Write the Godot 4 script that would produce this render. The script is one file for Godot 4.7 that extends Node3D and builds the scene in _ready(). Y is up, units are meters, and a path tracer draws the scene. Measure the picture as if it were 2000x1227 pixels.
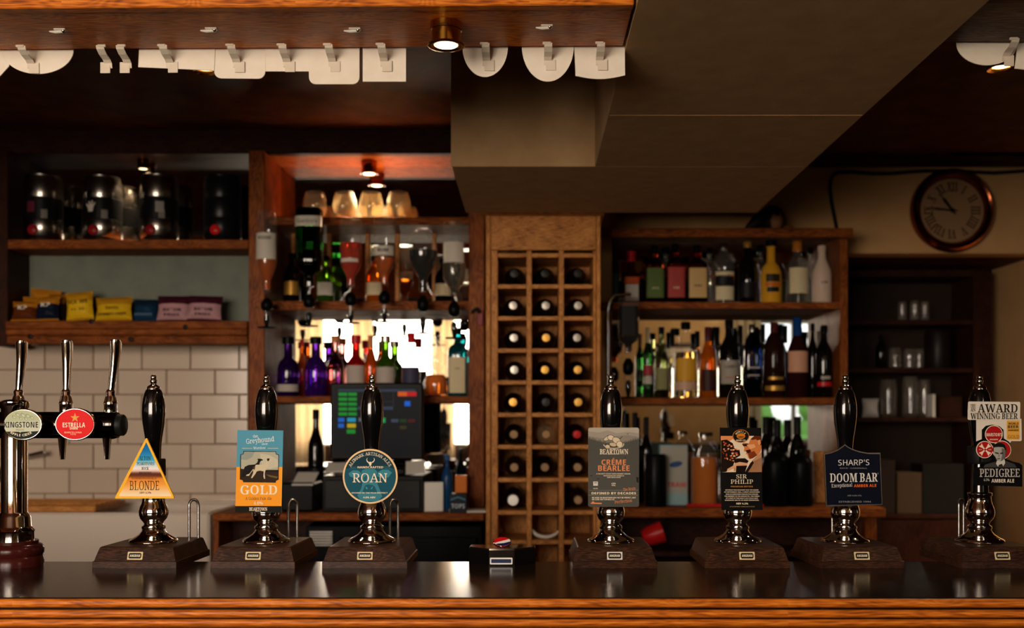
extends Node3D
# A pub bar with hand pumps, looking across the counter at the back bar. Units are metres, y is up, the lens looks along -z.

const F := 2100.0      # focal length in pixels of the 2000 x 1227 frame
const CX := 1034.0     # the vanishing point of everything that runs away from the lens
const CY := 820.0
const EYE := 1.37      # height of the lens
const COUNTER := 1.08  # height of the bar top
const CEIL := 2.52
const SOFFIT := 2.114

var M := {}
var taken := {}
var rng := RandomNumberGenerator.new()

# ---------------------------------------------------------------- mesh building
class MB:
	var v := PackedVector3Array()
	var n := PackedVector3Array()
	var uv := PackedVector2Array()
	var ix := PackedInt32Array()

	func vert(p: Vector3, nn: Vector3, t := Vector2.ZERO) -> int:
		v.append(p); n.append(nn); uv.append(t)
		return v.size() - 1

	func tri(a: int, b: int, c: int) -> void:   # given counter-clockwise seen from outside
		ix.append(a); ix.append(c); ix.append(b)

	# a flat polygon, turned so that it faces away from the point `inside`
	func face(pts: Array, inside: Vector3) -> void:
		var nn: Vector3 = (pts[1] - pts[0]).cross(pts[2] - pts[0]).normalized()
		var mid := Vector3.ZERO
		for p in pts: mid += p
		mid /= pts.size()
		var list := pts
		if nn.dot(mid - inside) < 0.0:
			nn = -nn
			list = pts.duplicate(); list.reverse()
		var first := v.size()
		for p in list: vert(p, nn)
		for i in range(1, list.size() - 1): tri(first, first + i, first + i + 1)

	func box(c: Vector3, s: Vector3, b := 0.0, x := Transform3D()) -> MB:
		var h := s * 0.5
		var m: Vector3 = x * c
		b = minf(b, minf(h.x, minf(h.y, h.z)) * 0.9)
		if b <= 0.0:
			for ax in 3:
				for sg in [-1.0, 1.0]:
					var q := []
					for k in [[-1, -1], [1, -1], [1, 1], [-1, 1]]:
						var p := Vector3.ZERO
						p[ax] = sg * h[ax]; p[(ax + 1) % 3] = k[0] * h[(ax + 1) % 3]; p[(ax + 2) % 3] = k[1] * h[(ax + 2) % 3]
						q.append(x * (c + p))
					face(q, m)
			return self
		for ax in 3:
			var u := (ax + 1) % 3
			var w := (ax + 2) % 3
			for sg in [-1.0, 1.0]:
				var q := []
				for k in [[-1, -1], [1, -1], [1, 1], [-1, 1]]:
					var p := Vector3.ZERO
					p[ax] = sg * h[ax]; p[u] = k[0] * (h[u] - b); p[w] = k[1] * (h[w] - b)
					q.append(x * (c + p))
				face(q, m)
				for s2 in [-1.0, 1.0]:   # the chamfer between axis ax and axis u
					var e := []
					for k in [[0, -1], [1, -1], [1, 1], [0, 1]]:
						var p := Vector3.ZERO
						p[ax] = sg * (h[ax] - (b if k[0] == 1 else 0.0)); p[u] = s2 * (h[u] - (0.0 if k[0] == 1 else b)); p[w] = k[1] * (h[w] - b)
						e.append(x * (c + p))
					face(e, m)
		for sx in [-1.0, 1.0]:
			for sy in [-1.0, 1.0]:
				for sz in [-1.0, 1.0]:
					face([x * (c + Vector3(sx * h.x, sy * (h.y - b), sz * (h.z - b))), x * (c + Vector3(sx * (h.x - b), sy * h.y, sz * (h.z - b))), x * (c + Vector3(sx * (h.x - b), sy * (h.y - b), sz * h.z))], m)
		return self

	# a profile of (radius, height) points turned round the y axis; p > 2 squares the section, sx and sz stretch it
	func lathe(prof: Array, segs := 24, x := Transform3D(), p := 2.0, sx := 1.0, sz := 1.0) -> MB:
		var k := prof.size()
		var sn := []
		var along := [0.0]
		for i in k - 1:
			var dd: Vector2 = prof[i + 1] - prof[i]
			sn.append(Vector2(dd.y, -dd.x).normalized())
			along.append(along[i] + dd.length())
		var total: float = maxf(along[k - 1], 1e-6)
		for i in k - 1:
			var n0: Vector2 = sn[i]
			var n1: Vector2 = sn[i]
			if i > 0 and sn[i - 1].dot(sn[i]) > 0.64: n0 = (sn[i - 1] + sn[i]).normalized()
			if i < k - 2 and sn[i + 1].dot(sn[i]) > 0.64: n1 = (sn[i + 1] + sn[i]).normalized()
			var first := v.size()
			for j in segs + 1:
				var a := TAU * j / segs
				var ca := cos(a)
				var sa := sin(a)
				var f := 1.0
				var nc := Vector2(ca / sx, sa / sz)
				if p > 2.0:
					f = pow(pow(absf(ca), p) + pow(absf(sa), p), -1.0 / p)
					nc = Vector2(signf(ca) * pow(absf(ca), p - 1.0), signf(sa) * pow(absf(sa), p - 1.0))
				nc = nc.normalized()
				for e in 2:
					var q: Vector2 = prof[i + e]
					var nn: Vector2 = n0 if e == 0 else n1
					vert(x * Vector3(q.x * f * ca * sx, q.y, q.x * f * sa * sz), (x.basis * Vector3(nn.x * nc.x, nn.y, nn.x * nc.y)).normalized(), Vector2(1.0 - float(j) / segs, 1.0 - along[i + e] / total))
			for j in segs:
				var b := first + j * 2
				if prof[i].x > 1e-7: tri(b, b + 1, b + 2)
				if prof[i + 1].x > 1e-7: tri(b + 1, b + 3, b + 2)
		return self

	func ball(c: Vector3, r: float, segs := 16, rings := 8, st := Vector3.ONE) -> MB:
		var prof := []
		for i in rings + 1:
			var a := -PI / 2 + PI * i / rings
			prof.append(Vector2(maxf(cos(a) * r, 0.0), sin(a) * r))
		return lathe(prof, segs, Transform3D(Basis.from_scale(st), c))

	func tube(pts: Array, r, segs := 10) -> MB:
		var k := pts.size()
		var up := Vector3.UP
		var first := v.size()
		for i in k:
			var t: Vector3 = (pts[mini(i + 1, k - 1)] - pts[maxi(i - 1, 0)]).normalized()
			if absf(t.dot(up)) > 0.95: up = Vector3.RIGHT if absf(t.x) < 0.9 else Vector3.FORWARD
			var s := t.cross(up).normalized()
			up = s.cross(t).normalized()
			var rr: float = r[i] if r is Array else r
			for j in segs + 1:
				var a := TAU * j / segs
				var dir := s * cos(a) + up * sin(a)
				vert(pts[i] + dir * rr, dir, Vector2(float(j) / segs, float(i) / k))
		for i in k - 1:
			for j in segs:
				var a := first + i * (segs + 1) + j
				var b := a + segs + 1
				tri(a, b, a + 1)
				tri(a + 1, b, b + 1)
		for e in [0, k - 1]:
			var t: Vector3 = (pts[1] - pts[0]).normalized() * -1.0 if e == 0 else (pts[k - 1] - pts[k - 2]).normalized()
			var c := vert(pts[e], t)
			var st := v.size()
			for j in segs + 1: vert(v[first + e * (segs + 1) + j], t)
			for j in segs:
				if e == 0: tri(c, st + j, st + j + 1)
				else: tri(c, st + j + 1, st + j)
		return self

	# a flat sheet in the xy plane with that outline, from z = 0 to z = th; its front carries uv 0..1 over its bounding box
	func plate(o: Array, th: float, x := Transform3D(), bev := 0.0) -> MB:
		var pts := PackedVector2Array(o)
		if Geometry2D.is_polygon_clockwise(pts): pts.reverse()
		var lo := pts[0]
		var hi := pts[0]
		for q in pts: lo = lo.min(q); hi = hi.max(q)
		var inner := pts
		if bev > 0.0:
			var off := Geometry2D.offset_polygon(pts, -bev, Geometry2D.JOIN_MITER)
			if off.size() == 1 and off[0].size() == pts.size():
				inner = off[0]
				if Geometry2D.is_polygon_clockwise(inner): inner.reverse()
				var best := 0
				for i in inner.size():
					if inner[i].distance_squared_to(pts[0]) < inner[best].distance_squared_to(pts[0]): best = i
				var turned := PackedVector2Array()
				for i in inner.size(): turned.append(inner[(i + best) % inner.size()])
				inner = turned
			else:
				bev = 0.0
		for side in 2:
			var ring := inner if side == 0 else pts
			var t := Geometry2D.triangulate_polygon(ring)
			var first := v.size()
			var z := th if side == 0 else 0.0
			for q in ring:
				vert(x * Vector3(q.x, q.y, z), (x.basis * Vector3(0, 0, 1 if side == 0 else -1)).normalized(), Vector2((q.x - lo.x) / (hi.x - lo.x), 1.0 - (q.y - lo.y) / (hi.y - lo.y)))
			for i in range(0, t.size(), 3):
				var a := ring[t[i]]
				var flip := (ring[t[i + 1]] - a).cross(ring[t[i + 2]] - a) < 0.0
				if side == 1: flip = not flip
				if flip: tri(first + t[i], first + t[i + 2], first + t[i + 1])
				else: tri(first + t[i], first + t[i + 1], first + t[i + 2])
		var zf := th - bev
		for i in pts.size():
			var a := pts[i]
			var b := pts[(i + 1) % pts.size()]
			var nn := (x.basis * Vector3(b.y - a.y, a.x - b.x, 0)).normalized()
			var s := v.size()
			vert(x * Vector3(a.x, a.y, 0), nn); vert(x * Vector3(b.x, b.y, 0), nn); vert(x * Vector3(b.x, b.y, zf), nn); vert(x * Vector3(a.x, a.y, zf), nn)
			tri(s, s + 1, s + 2); tri(s, s + 2, s + 3)
			if bev > 0.0:
				var ai := inner[i]
				var bi := inner[(i + 1) % pts.size()]
				var nb := (nn + (x.basis * Vector3(0, 0, 1)).normalized()).normalized()
				s = v.size()
				vert(x * Vector3(a.x, a.y, zf), nb); vert(x * Vector3(b.x, b.y, zf), nb); vert(x * Vector3(bi.x, bi.y, th), nb); vert(x * Vector3(ai.x, ai.y, th), nb)
				tri(s, s + 1, s + 2); tri(s, s + 2, s + 3)
		return self

	# a closed outline of (depth, y) points run along x
	func extrude(o: Array, x0: float, x1: float) -> MB:
		return plate(o, x1 - x0, Transform3D(Basis(Vector3(0, 0, -1), Vector3(0, 1, 0), Vector3(1, 0, 0)), Vector3(x0, 0, 0)))

	# a sheet bent round the y axis, facing +z
	func wrap(r: float, y0: float, y1: float, half: float, segs := 10, x := Transform3D(), p := 2.0, sz := 1.0) -> MB:
		var first := v.size()
		for j in segs + 1:
			var a := -half + 2.0 * half * j / segs
			var ca := cos(a)
			var sa := sin(a)
			var f := 1.0
			if p > 2.0: f = pow(pow(absf(ca), p) + pow(absf(sa), p), -1.0 / p)
			var nn := Vector3(sa, 0, ca) if p <= 2.0 else Vector3(signf(sa) * pow(absf(sa), p - 1.0), 0, signf(ca) * pow(absf(ca), p - 1.0)).normalized()
			for e in 2:
				vert(x * Vector3(r * f * sa, y0 if e == 0 else y1, r * f * ca * sz), (x.basis * nn).normalized(), Vector2(float(j) / segs, 1.0 - e))
		for j in segs:
			var b := first + j * 2
			tri(b, b + 2, b + 1); tri(b + 1, b + 2, b + 3)
		return self

	# a puffed packet: flat at its rim, thick in its middle, with pinched ends
	func pillow(w: float, h: float, t: float, nu := 12, nv := 14) -> MB:
		for side in [1.0, -1.0]:
			var first := v.size()
			for j in nv + 1:
				for i in nu + 1:
					var a := -1.0 + 2.0 * i / nu
					var b := -1.0 + 2.0 * j / nv
					var e := clampf((1.0 - absf(b)) / 0.16 - 0.35, 0.0, 1.0)
					var z := t * 0.5 * pow(1.0 - a * a, 0.5) * pow(maxf(1.0 - pow(absf(b), 3.0), 0.0), 0.6) * e
					z *= 1.0 + 0.1 * sin(a * 7.0 + b * 5.0) * sin(b * 6.0 - a * 3.0)
					var narrow := 1.0 - 0.10 * e * (1.0 - absf(b))
					vert(Vector3(a * w * 0.5 * narrow, (b + 1.0) * h * 0.5, side * (z + 0.0004)), Vector3.ZERO, Vector2((a + 1.0) * 0.5, 1.0 - (b + 1.0) * 0.5))
			for j in nv:
				for i in nu:
					var a := first + j * (nu + 1) + i
					var b := a + nu + 1
					if side > 0: tri(a, a + 1, b); tri(a + 1, b + 1, b)
					else: tri(a, b, a + 1); tri(a + 1, b, b + 1)
		smooth()
		return self

	func smooth() -> void:
		for i in n.size(): n[i] = Vector3.ZERO
		for i in range(0, ix.size(), 3):
			var nn := (v[ix[i + 2]] - v[ix[i]]).cross(v[ix[i + 1]] - v[ix[i]])
			for e in 3: n[ix[i + e]] += nn
		for i in n.size(): n[i] = n[i].normalized()

	func mesh() -> ArrayMesh:
		var arr := []
		arr.resize(Mesh.ARRAY_MAX)
		arr[Mesh.ARRAY_VERTEX] = v; arr[Mesh.ARRAY_NORMAL] = n; arr[Mesh.ARRAY_TEX_UV] = uv; arr[Mesh.ARRAY_INDEX] = ix
		var m := ArrayMesh.new()
		m.add_surface_from_arrays(Mesh.PRIMITIVE_TRIANGLES, arr)
		return m

# ---------------------------------------------------------------- places and nodes
func at(px: float, py: float, d: float) -> Vector3:
	return Vector3((px - CX) * d / F, EYE + (CY - py) * d / F, -d)

func up_at(py: float, d: float) -> float: return EYE + (CY - py) * d / F
func along(px: float, d: float) -> float: return (px - CX) * d / F

# a box whose front face fills a rectangle of the picture at depth d and which is `deep` thick
func pbox(x0: float, y0: float, x1: float, y1: float, d: float, deep: float, bev := 0.002) -> MB:
	var a := at(x0, y1, d)
	var b := at(x1, y0, d)
	return MB.new().box(Vector3((a.x + b.x) / 2, (a.y + b.y) / 2, -d - deep / 2), Vector3(b.x - a.x, b.y - a.y, deep), bev)

func span(x0: float, x1: float, y0: float, y1: float, z0: float, z1: float, bev := 0.0) -> MB:
	return MB.new().box(Vector3((x0 + x1) / 2, (y0 + y1) / 2, (z0 + z1) / 2), Vector3(absf(x1 - x0), absf(y1 - y0), absf(z1 - z0)), bev)

func numbered(called: String) -> String:
	if not taken.has(called):
		taken[called] = 0
		return called
	taken[called] += 1
	return "%s_%03d" % [called, taken[called]]

func part(parent: Node3D, called: String, shape, mat: Material, x := Transform3D()) -> MeshInstance3D:
	var o := MeshInstance3D.new()
	o.name = called
	o.mesh = shape.mesh() if shape is MB else shape
	o.material_override = mat
	o.transform = x
	parent.add_child(o, true)
	return o

func thing(called: String, label: String, category: String, where := Vector3.ZERO, group := "", turn := 0.0) -> Node3D:
	var o := Node3D.new()
	o.name = numbered(called)
	add_child(o)
	o.position = where
	o.rotation.y = turn
	o.set_meta("label", label); o.set_meta("category", category)
	if group: o.set_meta("group", group)
	return o

func single(called: String, label: String, category: String, shape, mat: Material, group := "", x := Transform3D()) -> MeshInstance3D:
	var o := part(self, numbered(called), shape, mat, x)
	o.set_meta("label", label); o.set_meta("category", category)
	if group: o.set_meta("group", group)
	return o

func structure(called: String, label: String, category: String, shape, mat: Material) -> MeshInstance3D:
	var o := single(called, label, category, shape, mat)
	o.set_meta("kind", "structure")
	return o

var fonts := {}
func font(kind: String) -> Font:
	if not fonts.has(kind):
		var f := SystemFont.new()
		f.font_names = PackedStringArray(["Droid Serif" if kind.begins_with("serif") else "Droid Sans Mono" if kind == "mono" else "Droid Sans"])
		f.font_weight = 700 if kind.ends_with("bold") else 400
		fonts[kind] = f
	return fonts[kind]

# flat lettering, `h` tall (capitals) and, if w > 0, stretched to that width; centred on `c` in the parent's xy plane
func letters(parent: Node3D, txt: String, c: Vector3, h: float, mat: Material, kind := "bold", w := 0.0, x := Basis(), step := 2.0) -> MeshInstance3D:
	var t := TextMesh.new()
	t.text = txt
	t.font = font(kind)
	t.font_size = 32
	t.pixel_size = 0.01
	t.depth = 0.0
	t.curve_step = step
	var box := t.get_aabb()
	var key := Vector2(h / (32 * 0.01 * 0.714), 0)
	key.y = w / box.size.x if w > 0.0 else key.x
	var o := MeshInstance3D.new()
	o.name = "lettering"
	o.mesh = t
	o.material_override = mat
	var b := x * Basis.from_scale(Vector3(key.y, key.x, 1.0))
	var mid := box.position + box.size / 2
	o.transform = Transform3D(b, c - b * Vector3(mid.x, mid.y, 0))
	parent.add_child(o, true)
	return o

# ---------------------------------------------------------------- materials and printed pictures
func mat(c: Color, rough := 0.6, metal := 0.0, spec := 0.3) -> StandardMaterial3D:
	var m := StandardMaterial3D.new()
	m.albedo_color = c
	m.roughness = rough
	m.metallic = metal
	m.metallic_specular = spec
	return m

func hexc(s: String) -> Color: return Color.html(s)

func noise_img(w: int, h: int, freq: float, sd: int, oct := 3) -> PackedByteArray:
	var f := FastNoiseLite.new()
	f.seed = sd
	f.noise_type = FastNoiseLite.TYPE_SIMPLEX_SMOOTH
	f.frequency = freq
	f.fractal_octaves = oct
	var im := f.get_seamless_image(w, h)
	im.convert(Image.FORMAT_L8)
	im.resize(512, 512, Image.INTERPOLATE_CUBIC)
	return im.get_data()

var grain_maps := {}
# grain that runs along u, as 512 x 512 values 0..1
func grain(sd: int) -> PackedFloat32Array:
	if not grain_maps.has(sd):
		var fine := noise_img(32, 512, 0.22, sd, 3)
		var broad := noise_img(24, 96, 0.05, sd + 1, 2)
		var blotch := noise_img(96, 128, 0.03, sd + 2, 3)
		var out := PackedFloat32Array()
		out.resize(512 * 512)
		for i in out.size():
			var r := 0.5 + 0.5 * sin(broad[i] * 0.22)
			out[i] = clampf(0.5 + 1.5 * (fine[i] / 255.0 * 0.68 + r * 0.14 + blotch[i] / 255.0 * 0.22 - 0.52), 0.0, 1.0)
		grain_maps[sd] = out
	return grain_maps[sd]

func ramp_tex(g: PackedFloat32Array, cols: Array, upright := false) -> ImageTexture:
	var lut := PackedByteArray()
	for i in 256:
		var f := i / 255.0 * (cols.size() - 1)
		var k := mini(int(f), cols.size() - 2)
		var c: Color = cols[k].lerp(cols[k + 1], f - k)
		lut.append(c.r8); lut.append(c.g8); lut.append(c.b8)
	var data := PackedByteArray()
	data.resize(g.size() * 3)
	for i in g.size():
		var k := int(g[i] * 255.0) * 3
		data[i * 3] = lut[k]; data[i * 3 + 1] = lut[k + 1]; data[i * 3 + 2] = lut[k + 2]
	var im := Image.create_from_data(512, 512, false, Image.FORMAT_RGB8, data)
	if upright: im.rotate_90(CLOCKWISE)
	return ImageTexture.create_from_image(im)

# wood whose colours run from dark pores to light; `per` is how many metres the pattern spans
func wood(cols: Array, rough: float, sd: int, per := 0.6, upright := false, coat := 0.0) -> StandardMaterial3D:
	var m := mat(Color.WHITE, rough)
	m.albedo_texture = ramp_tex(grain(sd), cols, upright)
	m.uv1_triplanar = true
	m.uv1_world_triplanar = true
	m.uv1_triplanar_sharpness = 8.0
	m.uv1_scale = Vector3.ONE / per
	if coat > 0.0:
		m.clearcoat_enabled = true
		m.clearcoat = coat
		m.clearcoat_roughness = 0.12
	return m

# plaster, card or cloth: one colour with faint blotches
func mottled(a: Color, b: Color, rough: float, sd: int, per := 0.8, relief := 0.0) -> StandardMaterial3D:
	var m := mat(Color.WHITE, rough)
	var bytes := noise_img(256, 256, 0.02, sd, 5)
	var g := PackedFloat32Array()
	g.resize(bytes.size())
	for i in bytes.size(): g[i] = bytes[i] / 255.0
	m.albedo_texture = ramp_tex(g, [a, b])
	m.uv1_triplanar = true
	m.uv1_world_triplanar = true
	m.uv1_scale = Vector3.ONE / per
	if relief > 0.0:
		m.heightmap_enabled = true
		m.heightmap_scale = relief
		m.heightmap_texture = m.albedo_texture
	return m

func glass(c: Color, alpha := 0.08) -> StandardMaterial3D:   # a thin clear shell
	var m := mat(Color(c.r, c.g, c.b, alpha), 0.02, 0.0, 0.5)
	m.transparency = BaseMaterial3D.TRANSPARENCY_ALPHA
	return m

func solid_glass(c: Color, rough := 0.02, scale := 0.05, cloudy := 0.0) -> StandardMaterial3D:   # coloured glass or liquid all through
	var m := mat(Color(c.r, c.g, c.b, cloudy), rough, 0.0, 0.5)
	m.transparency = BaseMaterial3D.TRANSPARENCY_ALPHA
	m.refraction_enabled = true
	m.refraction_scale = scale
	return m

func glowing(c: Color, energy: float) -> StandardMaterial3D:
	var m := mat(c, 0.4)
	m.emission_enabled = true
	m.emission = c
	m.emission_energy_multiplier = energy
	return m

func printed(im: Image, rough := 0.5) -> StandardMaterial3D:
	var m := mat(Color.WHITE, rough)
	m.albedo_texture = ImageTexture.create_from_image(im)
	m.metallic_specular = 0.16
	m.texture_repeat = false
	return m

func canvas(w: int, h: int, c: Color) -> Image:
	var im := Image.create(w, h, false, Image.FORMAT_RGB8)
	im.fill(c)
	return im

func dab(im: Image, pts: Array, c: Color) -> void:   # a filled polygon
	var lo := 1e9
	var hi := -1e9
	for p in pts: lo = minf(lo, p.y); hi = maxf(hi, p.y)
	for y in range(maxi(0, floori(lo)), mini(im.get_height(), ceili(hi) + 1)):
		var cuts := []
		for i in pts.size():
			var a: Vector2 = pts[i]
			var b: Vector2 = pts[(i + 1) % pts.size()]
			if (a.y <= y + 0.5) != (b.y <= y + 0.5): cuts.append(a.x + (y + 0.5 - a.y) / (b.y - a.y) * (b.x - a.x))
		cuts.sort()
		for i in range(0, cuts.size() - 1, 2):
			var x0 := maxi(0, roundi(cuts[i]))
			var x1 := mini(im.get_width(), roundi(cuts[i + 1]))
			if x1 > x0: im.fill_rect(Rect2i(x0, y, x1 - x0, 1), c)

func oval(cx: float, cy: float, rx: float, ry: float, k := 40, turn := 0.0) -> Array:
	var o := []
	for i in k: o.append(Vector2(cx, cy) + Vector2(cos(TAU * i / k) * rx, sin(TAU * i / k) * ry).rotated(turn))
	return o

func pts2(a: Array) -> Array:   # [x, y, x, y ...]
	var o := []
	for i in range(0, a.size(), 2): o.append(Vector2(a[i], a[i + 1]))
	return o

func rounded(w: float, h: float, r: float, k := 5) -> Array:   # a rounded rectangle about the origin
	var o := []
	for c in [[1, 1, 0.0], [-1, 1, PI / 2], [-1, -1, PI], [1, -1, PI * 1.5]]:
		for i in k + 1: o.append(Vector2(c[0] * (w / 2 - r), c[1] * (h / 2 - r)) + Vector2.from_angle(c[2] + PI / 2 * i / k) * r)
	return o

# ---------------------------------------------------------------- the build
func _ready() -> void:
	rng.seed = 7
	set_camera()
	set_light()
	make_materials()
	build_room()
	build_counter()
	build_pelmet()
	build_shelving()
	build_wine_rack()
	build_pumps()
	build_tap_tower()
	build_centre_things()
	build_spirits()
	build_sink_side()
	build_alcove()
	build_small_things()

func set_camera() -> void:
	var cam := Camera3D.new()
	cam.name = "camera"
	add_child(cam)
	cam.position = Vector3(0, EYE, 0)
	var near := 0.05
	var size := 1227.0 / F * near
	cam.keep_aspect = Camera3D.KEEP_HEIGHT
	cam.set_frustum(size, Vector2(-(CX - 1000.0) / 1227.0 * size, (CY - 613.5) / 1227.0 * size), near, 60.0)
	cam.current = true
	var lens := CameraAttributesPhysical.new()
	lens.frustum_focal_length = 38.0
	lens.frustum_focus_distance = 2.15
	lens.exposure_aperture = 3.4
	lens.frustum_near = near
	lens.frustum_far = 60.0
	cam.attributes = lens
	cam.projection = Camera3D.PROJECTION_FRUSTUM
	cam.size = size
	cam.frustum_offset = Vector2(-(CX - 1000.0) / 1227.0 * size, (CY - 613.5) / 1227.0 * size)

func lamp_area(called: String, where: Vector3, size: Vector2, look: Vector3, c: Color, energy: float) -> void:
	var l := AreaLight3D.new()
	l.name = called
	l.area_size = size
	l.light_color = c
	l.light_energy = energy
	l.shadow_enabled = true
	l.area_range = 14.0
	l.area_attenuation = 2.0
	add_child(l)
	l.look_at_from_position(where, where + look, Vector3.UP)

func set_light() -> void:
	var we := WorldEnvironment.new()
	we.name = "surroundings"
	var e := Environment.new()
	var sky := Sky.new()
	var sm := ProceduralSkyMaterial.new()
	sm.sky_top_color = Color(0.62, 0.70, 0.80)
	sm.sky_horizon_color = Color(0.88, 0.89, 0.90)
	sm.ground_horizon_color = Color(0.80, 0.82, 0.80)
	sm.ground_bottom_color = Color(0.3, 0.3, 0.28)
	sm.sky_energy_multiplier = 2.0
	sky.sky_material = sm
	e.background_mode = Environment.BG_SKY
	e.sky = sky
	e.tonemap_mode = Environment.TONE_MAPPER_LINEAR
	e.tonemap_exposure = 1.0
	e.sdfgi_enabled = true
	e.ssao_enabled = true
	e.ssil_enabled = true
	we.environment = e
	add_child(we)
	# daylight through the wide window of the drinking side, behind the lens; the narrow window has the sky alone
	lamp_area("window_daylight", Vector3(-1.65, 1.77, 1.54), Vector2(2.5, 1.26), Vector3(0, 0, -1), Color(1.0, 0.93, 0.85), 23.5)

func make_materials() -> void:
	M.oak = wood([hexc("652c06"), hexc("a8540f"), hexc("cc701c"), hexc("e08a2e")], 0.42, 11, 0.42)
	M.shaded_oak = wood([hexc("140d0a"), hexc("4a3327"), hexc("73533f"), hexc("8c6850")], 0.5, 21, 0.5)  # oak with shade put into its colours, for the short pelmet
	M.counter = wood([hexc("100a08"), hexc("1a100d"), hexc("20140f"), hexc("261812")], 0.17, 31, 0.7)
	M.counter.metallic_specular = 0.36
	M.walnut = wood([hexc("0c0604"), hexc("27160e"), hexc("3d2417"), hexc("5a3825")], 0.34, 41, 0.16)
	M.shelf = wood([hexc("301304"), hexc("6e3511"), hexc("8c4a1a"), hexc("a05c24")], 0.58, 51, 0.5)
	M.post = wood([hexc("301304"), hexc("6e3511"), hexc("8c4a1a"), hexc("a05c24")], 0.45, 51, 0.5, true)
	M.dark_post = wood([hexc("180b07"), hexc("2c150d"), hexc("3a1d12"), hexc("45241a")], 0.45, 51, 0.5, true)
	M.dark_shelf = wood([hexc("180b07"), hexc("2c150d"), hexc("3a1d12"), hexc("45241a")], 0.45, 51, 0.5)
	M.rack = wood([hexc("54300f"), hexc("a5682f"), hexc("c98644"), hexc("d99a54")], 0.5, 61, 0.3)
	M.rack_up = wood([hexc("54300f"), hexc("a5682f"), hexc("c98644"), hexc("d99a54")], 0.5, 61, 0.3, true)
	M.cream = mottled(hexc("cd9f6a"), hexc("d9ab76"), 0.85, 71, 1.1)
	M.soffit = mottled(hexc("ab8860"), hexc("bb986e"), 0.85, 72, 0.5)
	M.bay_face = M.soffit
	M.ceiling = mottled(hexc("422214"), hexc("6a3a20"), 0.5, 73, 0.9)
	M.ceiling.metallic_specular = 0.14
	M.floor = mottled(hexc("1e1512"), hexc("2b1d18"), 0.9, 74, 0.4)
	M.wainscot = wood([hexc("140a06"), hexc("26140c"), hexc("321b10"), hexc("3c2114")], 0.4, 51, 0.6, true)
	M.outer_wall = mottled(hexc("b99a72"), hexc("c8ab82"), 0.85, 75, 1.2)
	M.green_panel = mottled(hexc("666b61"), hexc("757a6c"), 0.6, 76, 0.7)
	M.grout = mat(hexc("8d7d6d"), 0.9)
	M.tile = mat(hexc("cbb7a3"), 0.16, 0.0, 0.5)
	M.tile2 = mat(hexc("c4af9b"), 0.18, 0.0, 0.5)
	M.porcelain = mat(hexc("d9cabb"), 0.12, 0.0, 0.5)
	M.chrome = mat(hexc("d9d4cd"), 0.05, 1.0)
	M.steel = mat(hexc("b5afa8"), 0.25, 1.0)
	M.brass = mat(hexc("c08a36"), 0.16, 1.0)
	M.copper = mat(hexc("8a4a2c"), 0.16, 1.0)
	M.black = mat(hexc("0a0909"), 0.12, 0.0, 0.5)
	M.black.clearcoat_enabled = true
	M.black.clearcoat = 0.6
	M.black.clearcoat_roughness = 0.04
	M.matt_black = mat(hexc("121212"), 0.5)
	M.plastic_black = mat(hexc("0b0b0c"), 0.35, 0.0, 0.18)
	M.card = mottled(hexc("e2d5c4"), hexc("eadfd0"), 0.6, 77, 0.25)
	M.card_edge = mat(hexc("d6c8b6"), 0.5)
	M.mirror = mat(hexc("d8d4cc"), 0.015, 1.0)
	M.white = mat(hexc("e8e2d8"), 0.5)
	M.cream_ink = mat(hexc("eadbc0"), 0.5)
	M.ink = mat(hexc("14110f"), 0.5)
	M.burgundy = mat(hexc("3a1310"), 0.2)
	M.red = mat(hexc("c01a1c"), 0.3)
	M.orange_ink = mat(hexc("d98550"), 0.5)
	M.plate_gold = mat(hexc("d6c393"), 0.4)
	M.plate_silver = mat(hexc("d2cfc8"), 0.4)
	M.gold = mat(hexc("c99a3f"), 0.28, 1.0)
	M.paper = mat(hexc("ded8ce"), 0.8)
	M.clear = glass(Color(0.9, 0.95, 0.92), 0.025)
	M.pane = glass(Color(0.9, 0.95, 0.95), 0.03)
	M.dark_glass = mat(hexc("0b0a08"), 0.05, 0.0, 0.5)
	M.green_glass = solid_glass(Color(0.10, 0.34, 0.10))
	M.amber_glass = solid_glass(Color(0.45, 0.16, 0.03))
	M.copper_light = mat(hexc("6b3a1c"), 0.3, 1.0)
	M.frame_white = mat(hexc("d8d4cc"), 0.5)
	M.curtain = mottled(hexc("c9c1b2"), hexc("d8d1c4"), 0.9, 78, 0.4)
	M.curtain.backlight_enabled = true
	M.curtain.backlight = Color(1.0, 0.97, 0.92)
	for m in [M.walnut, M.dark_post, M.dark_shelf, M.wainscot, M.shaded_oak, M.shelf, M.post]: m.metallic_specular = 0.22
	M.lawn = mottled(hexc("5d8a34"), hexc("86b052"), 0.9, 79, 0.6)

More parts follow.
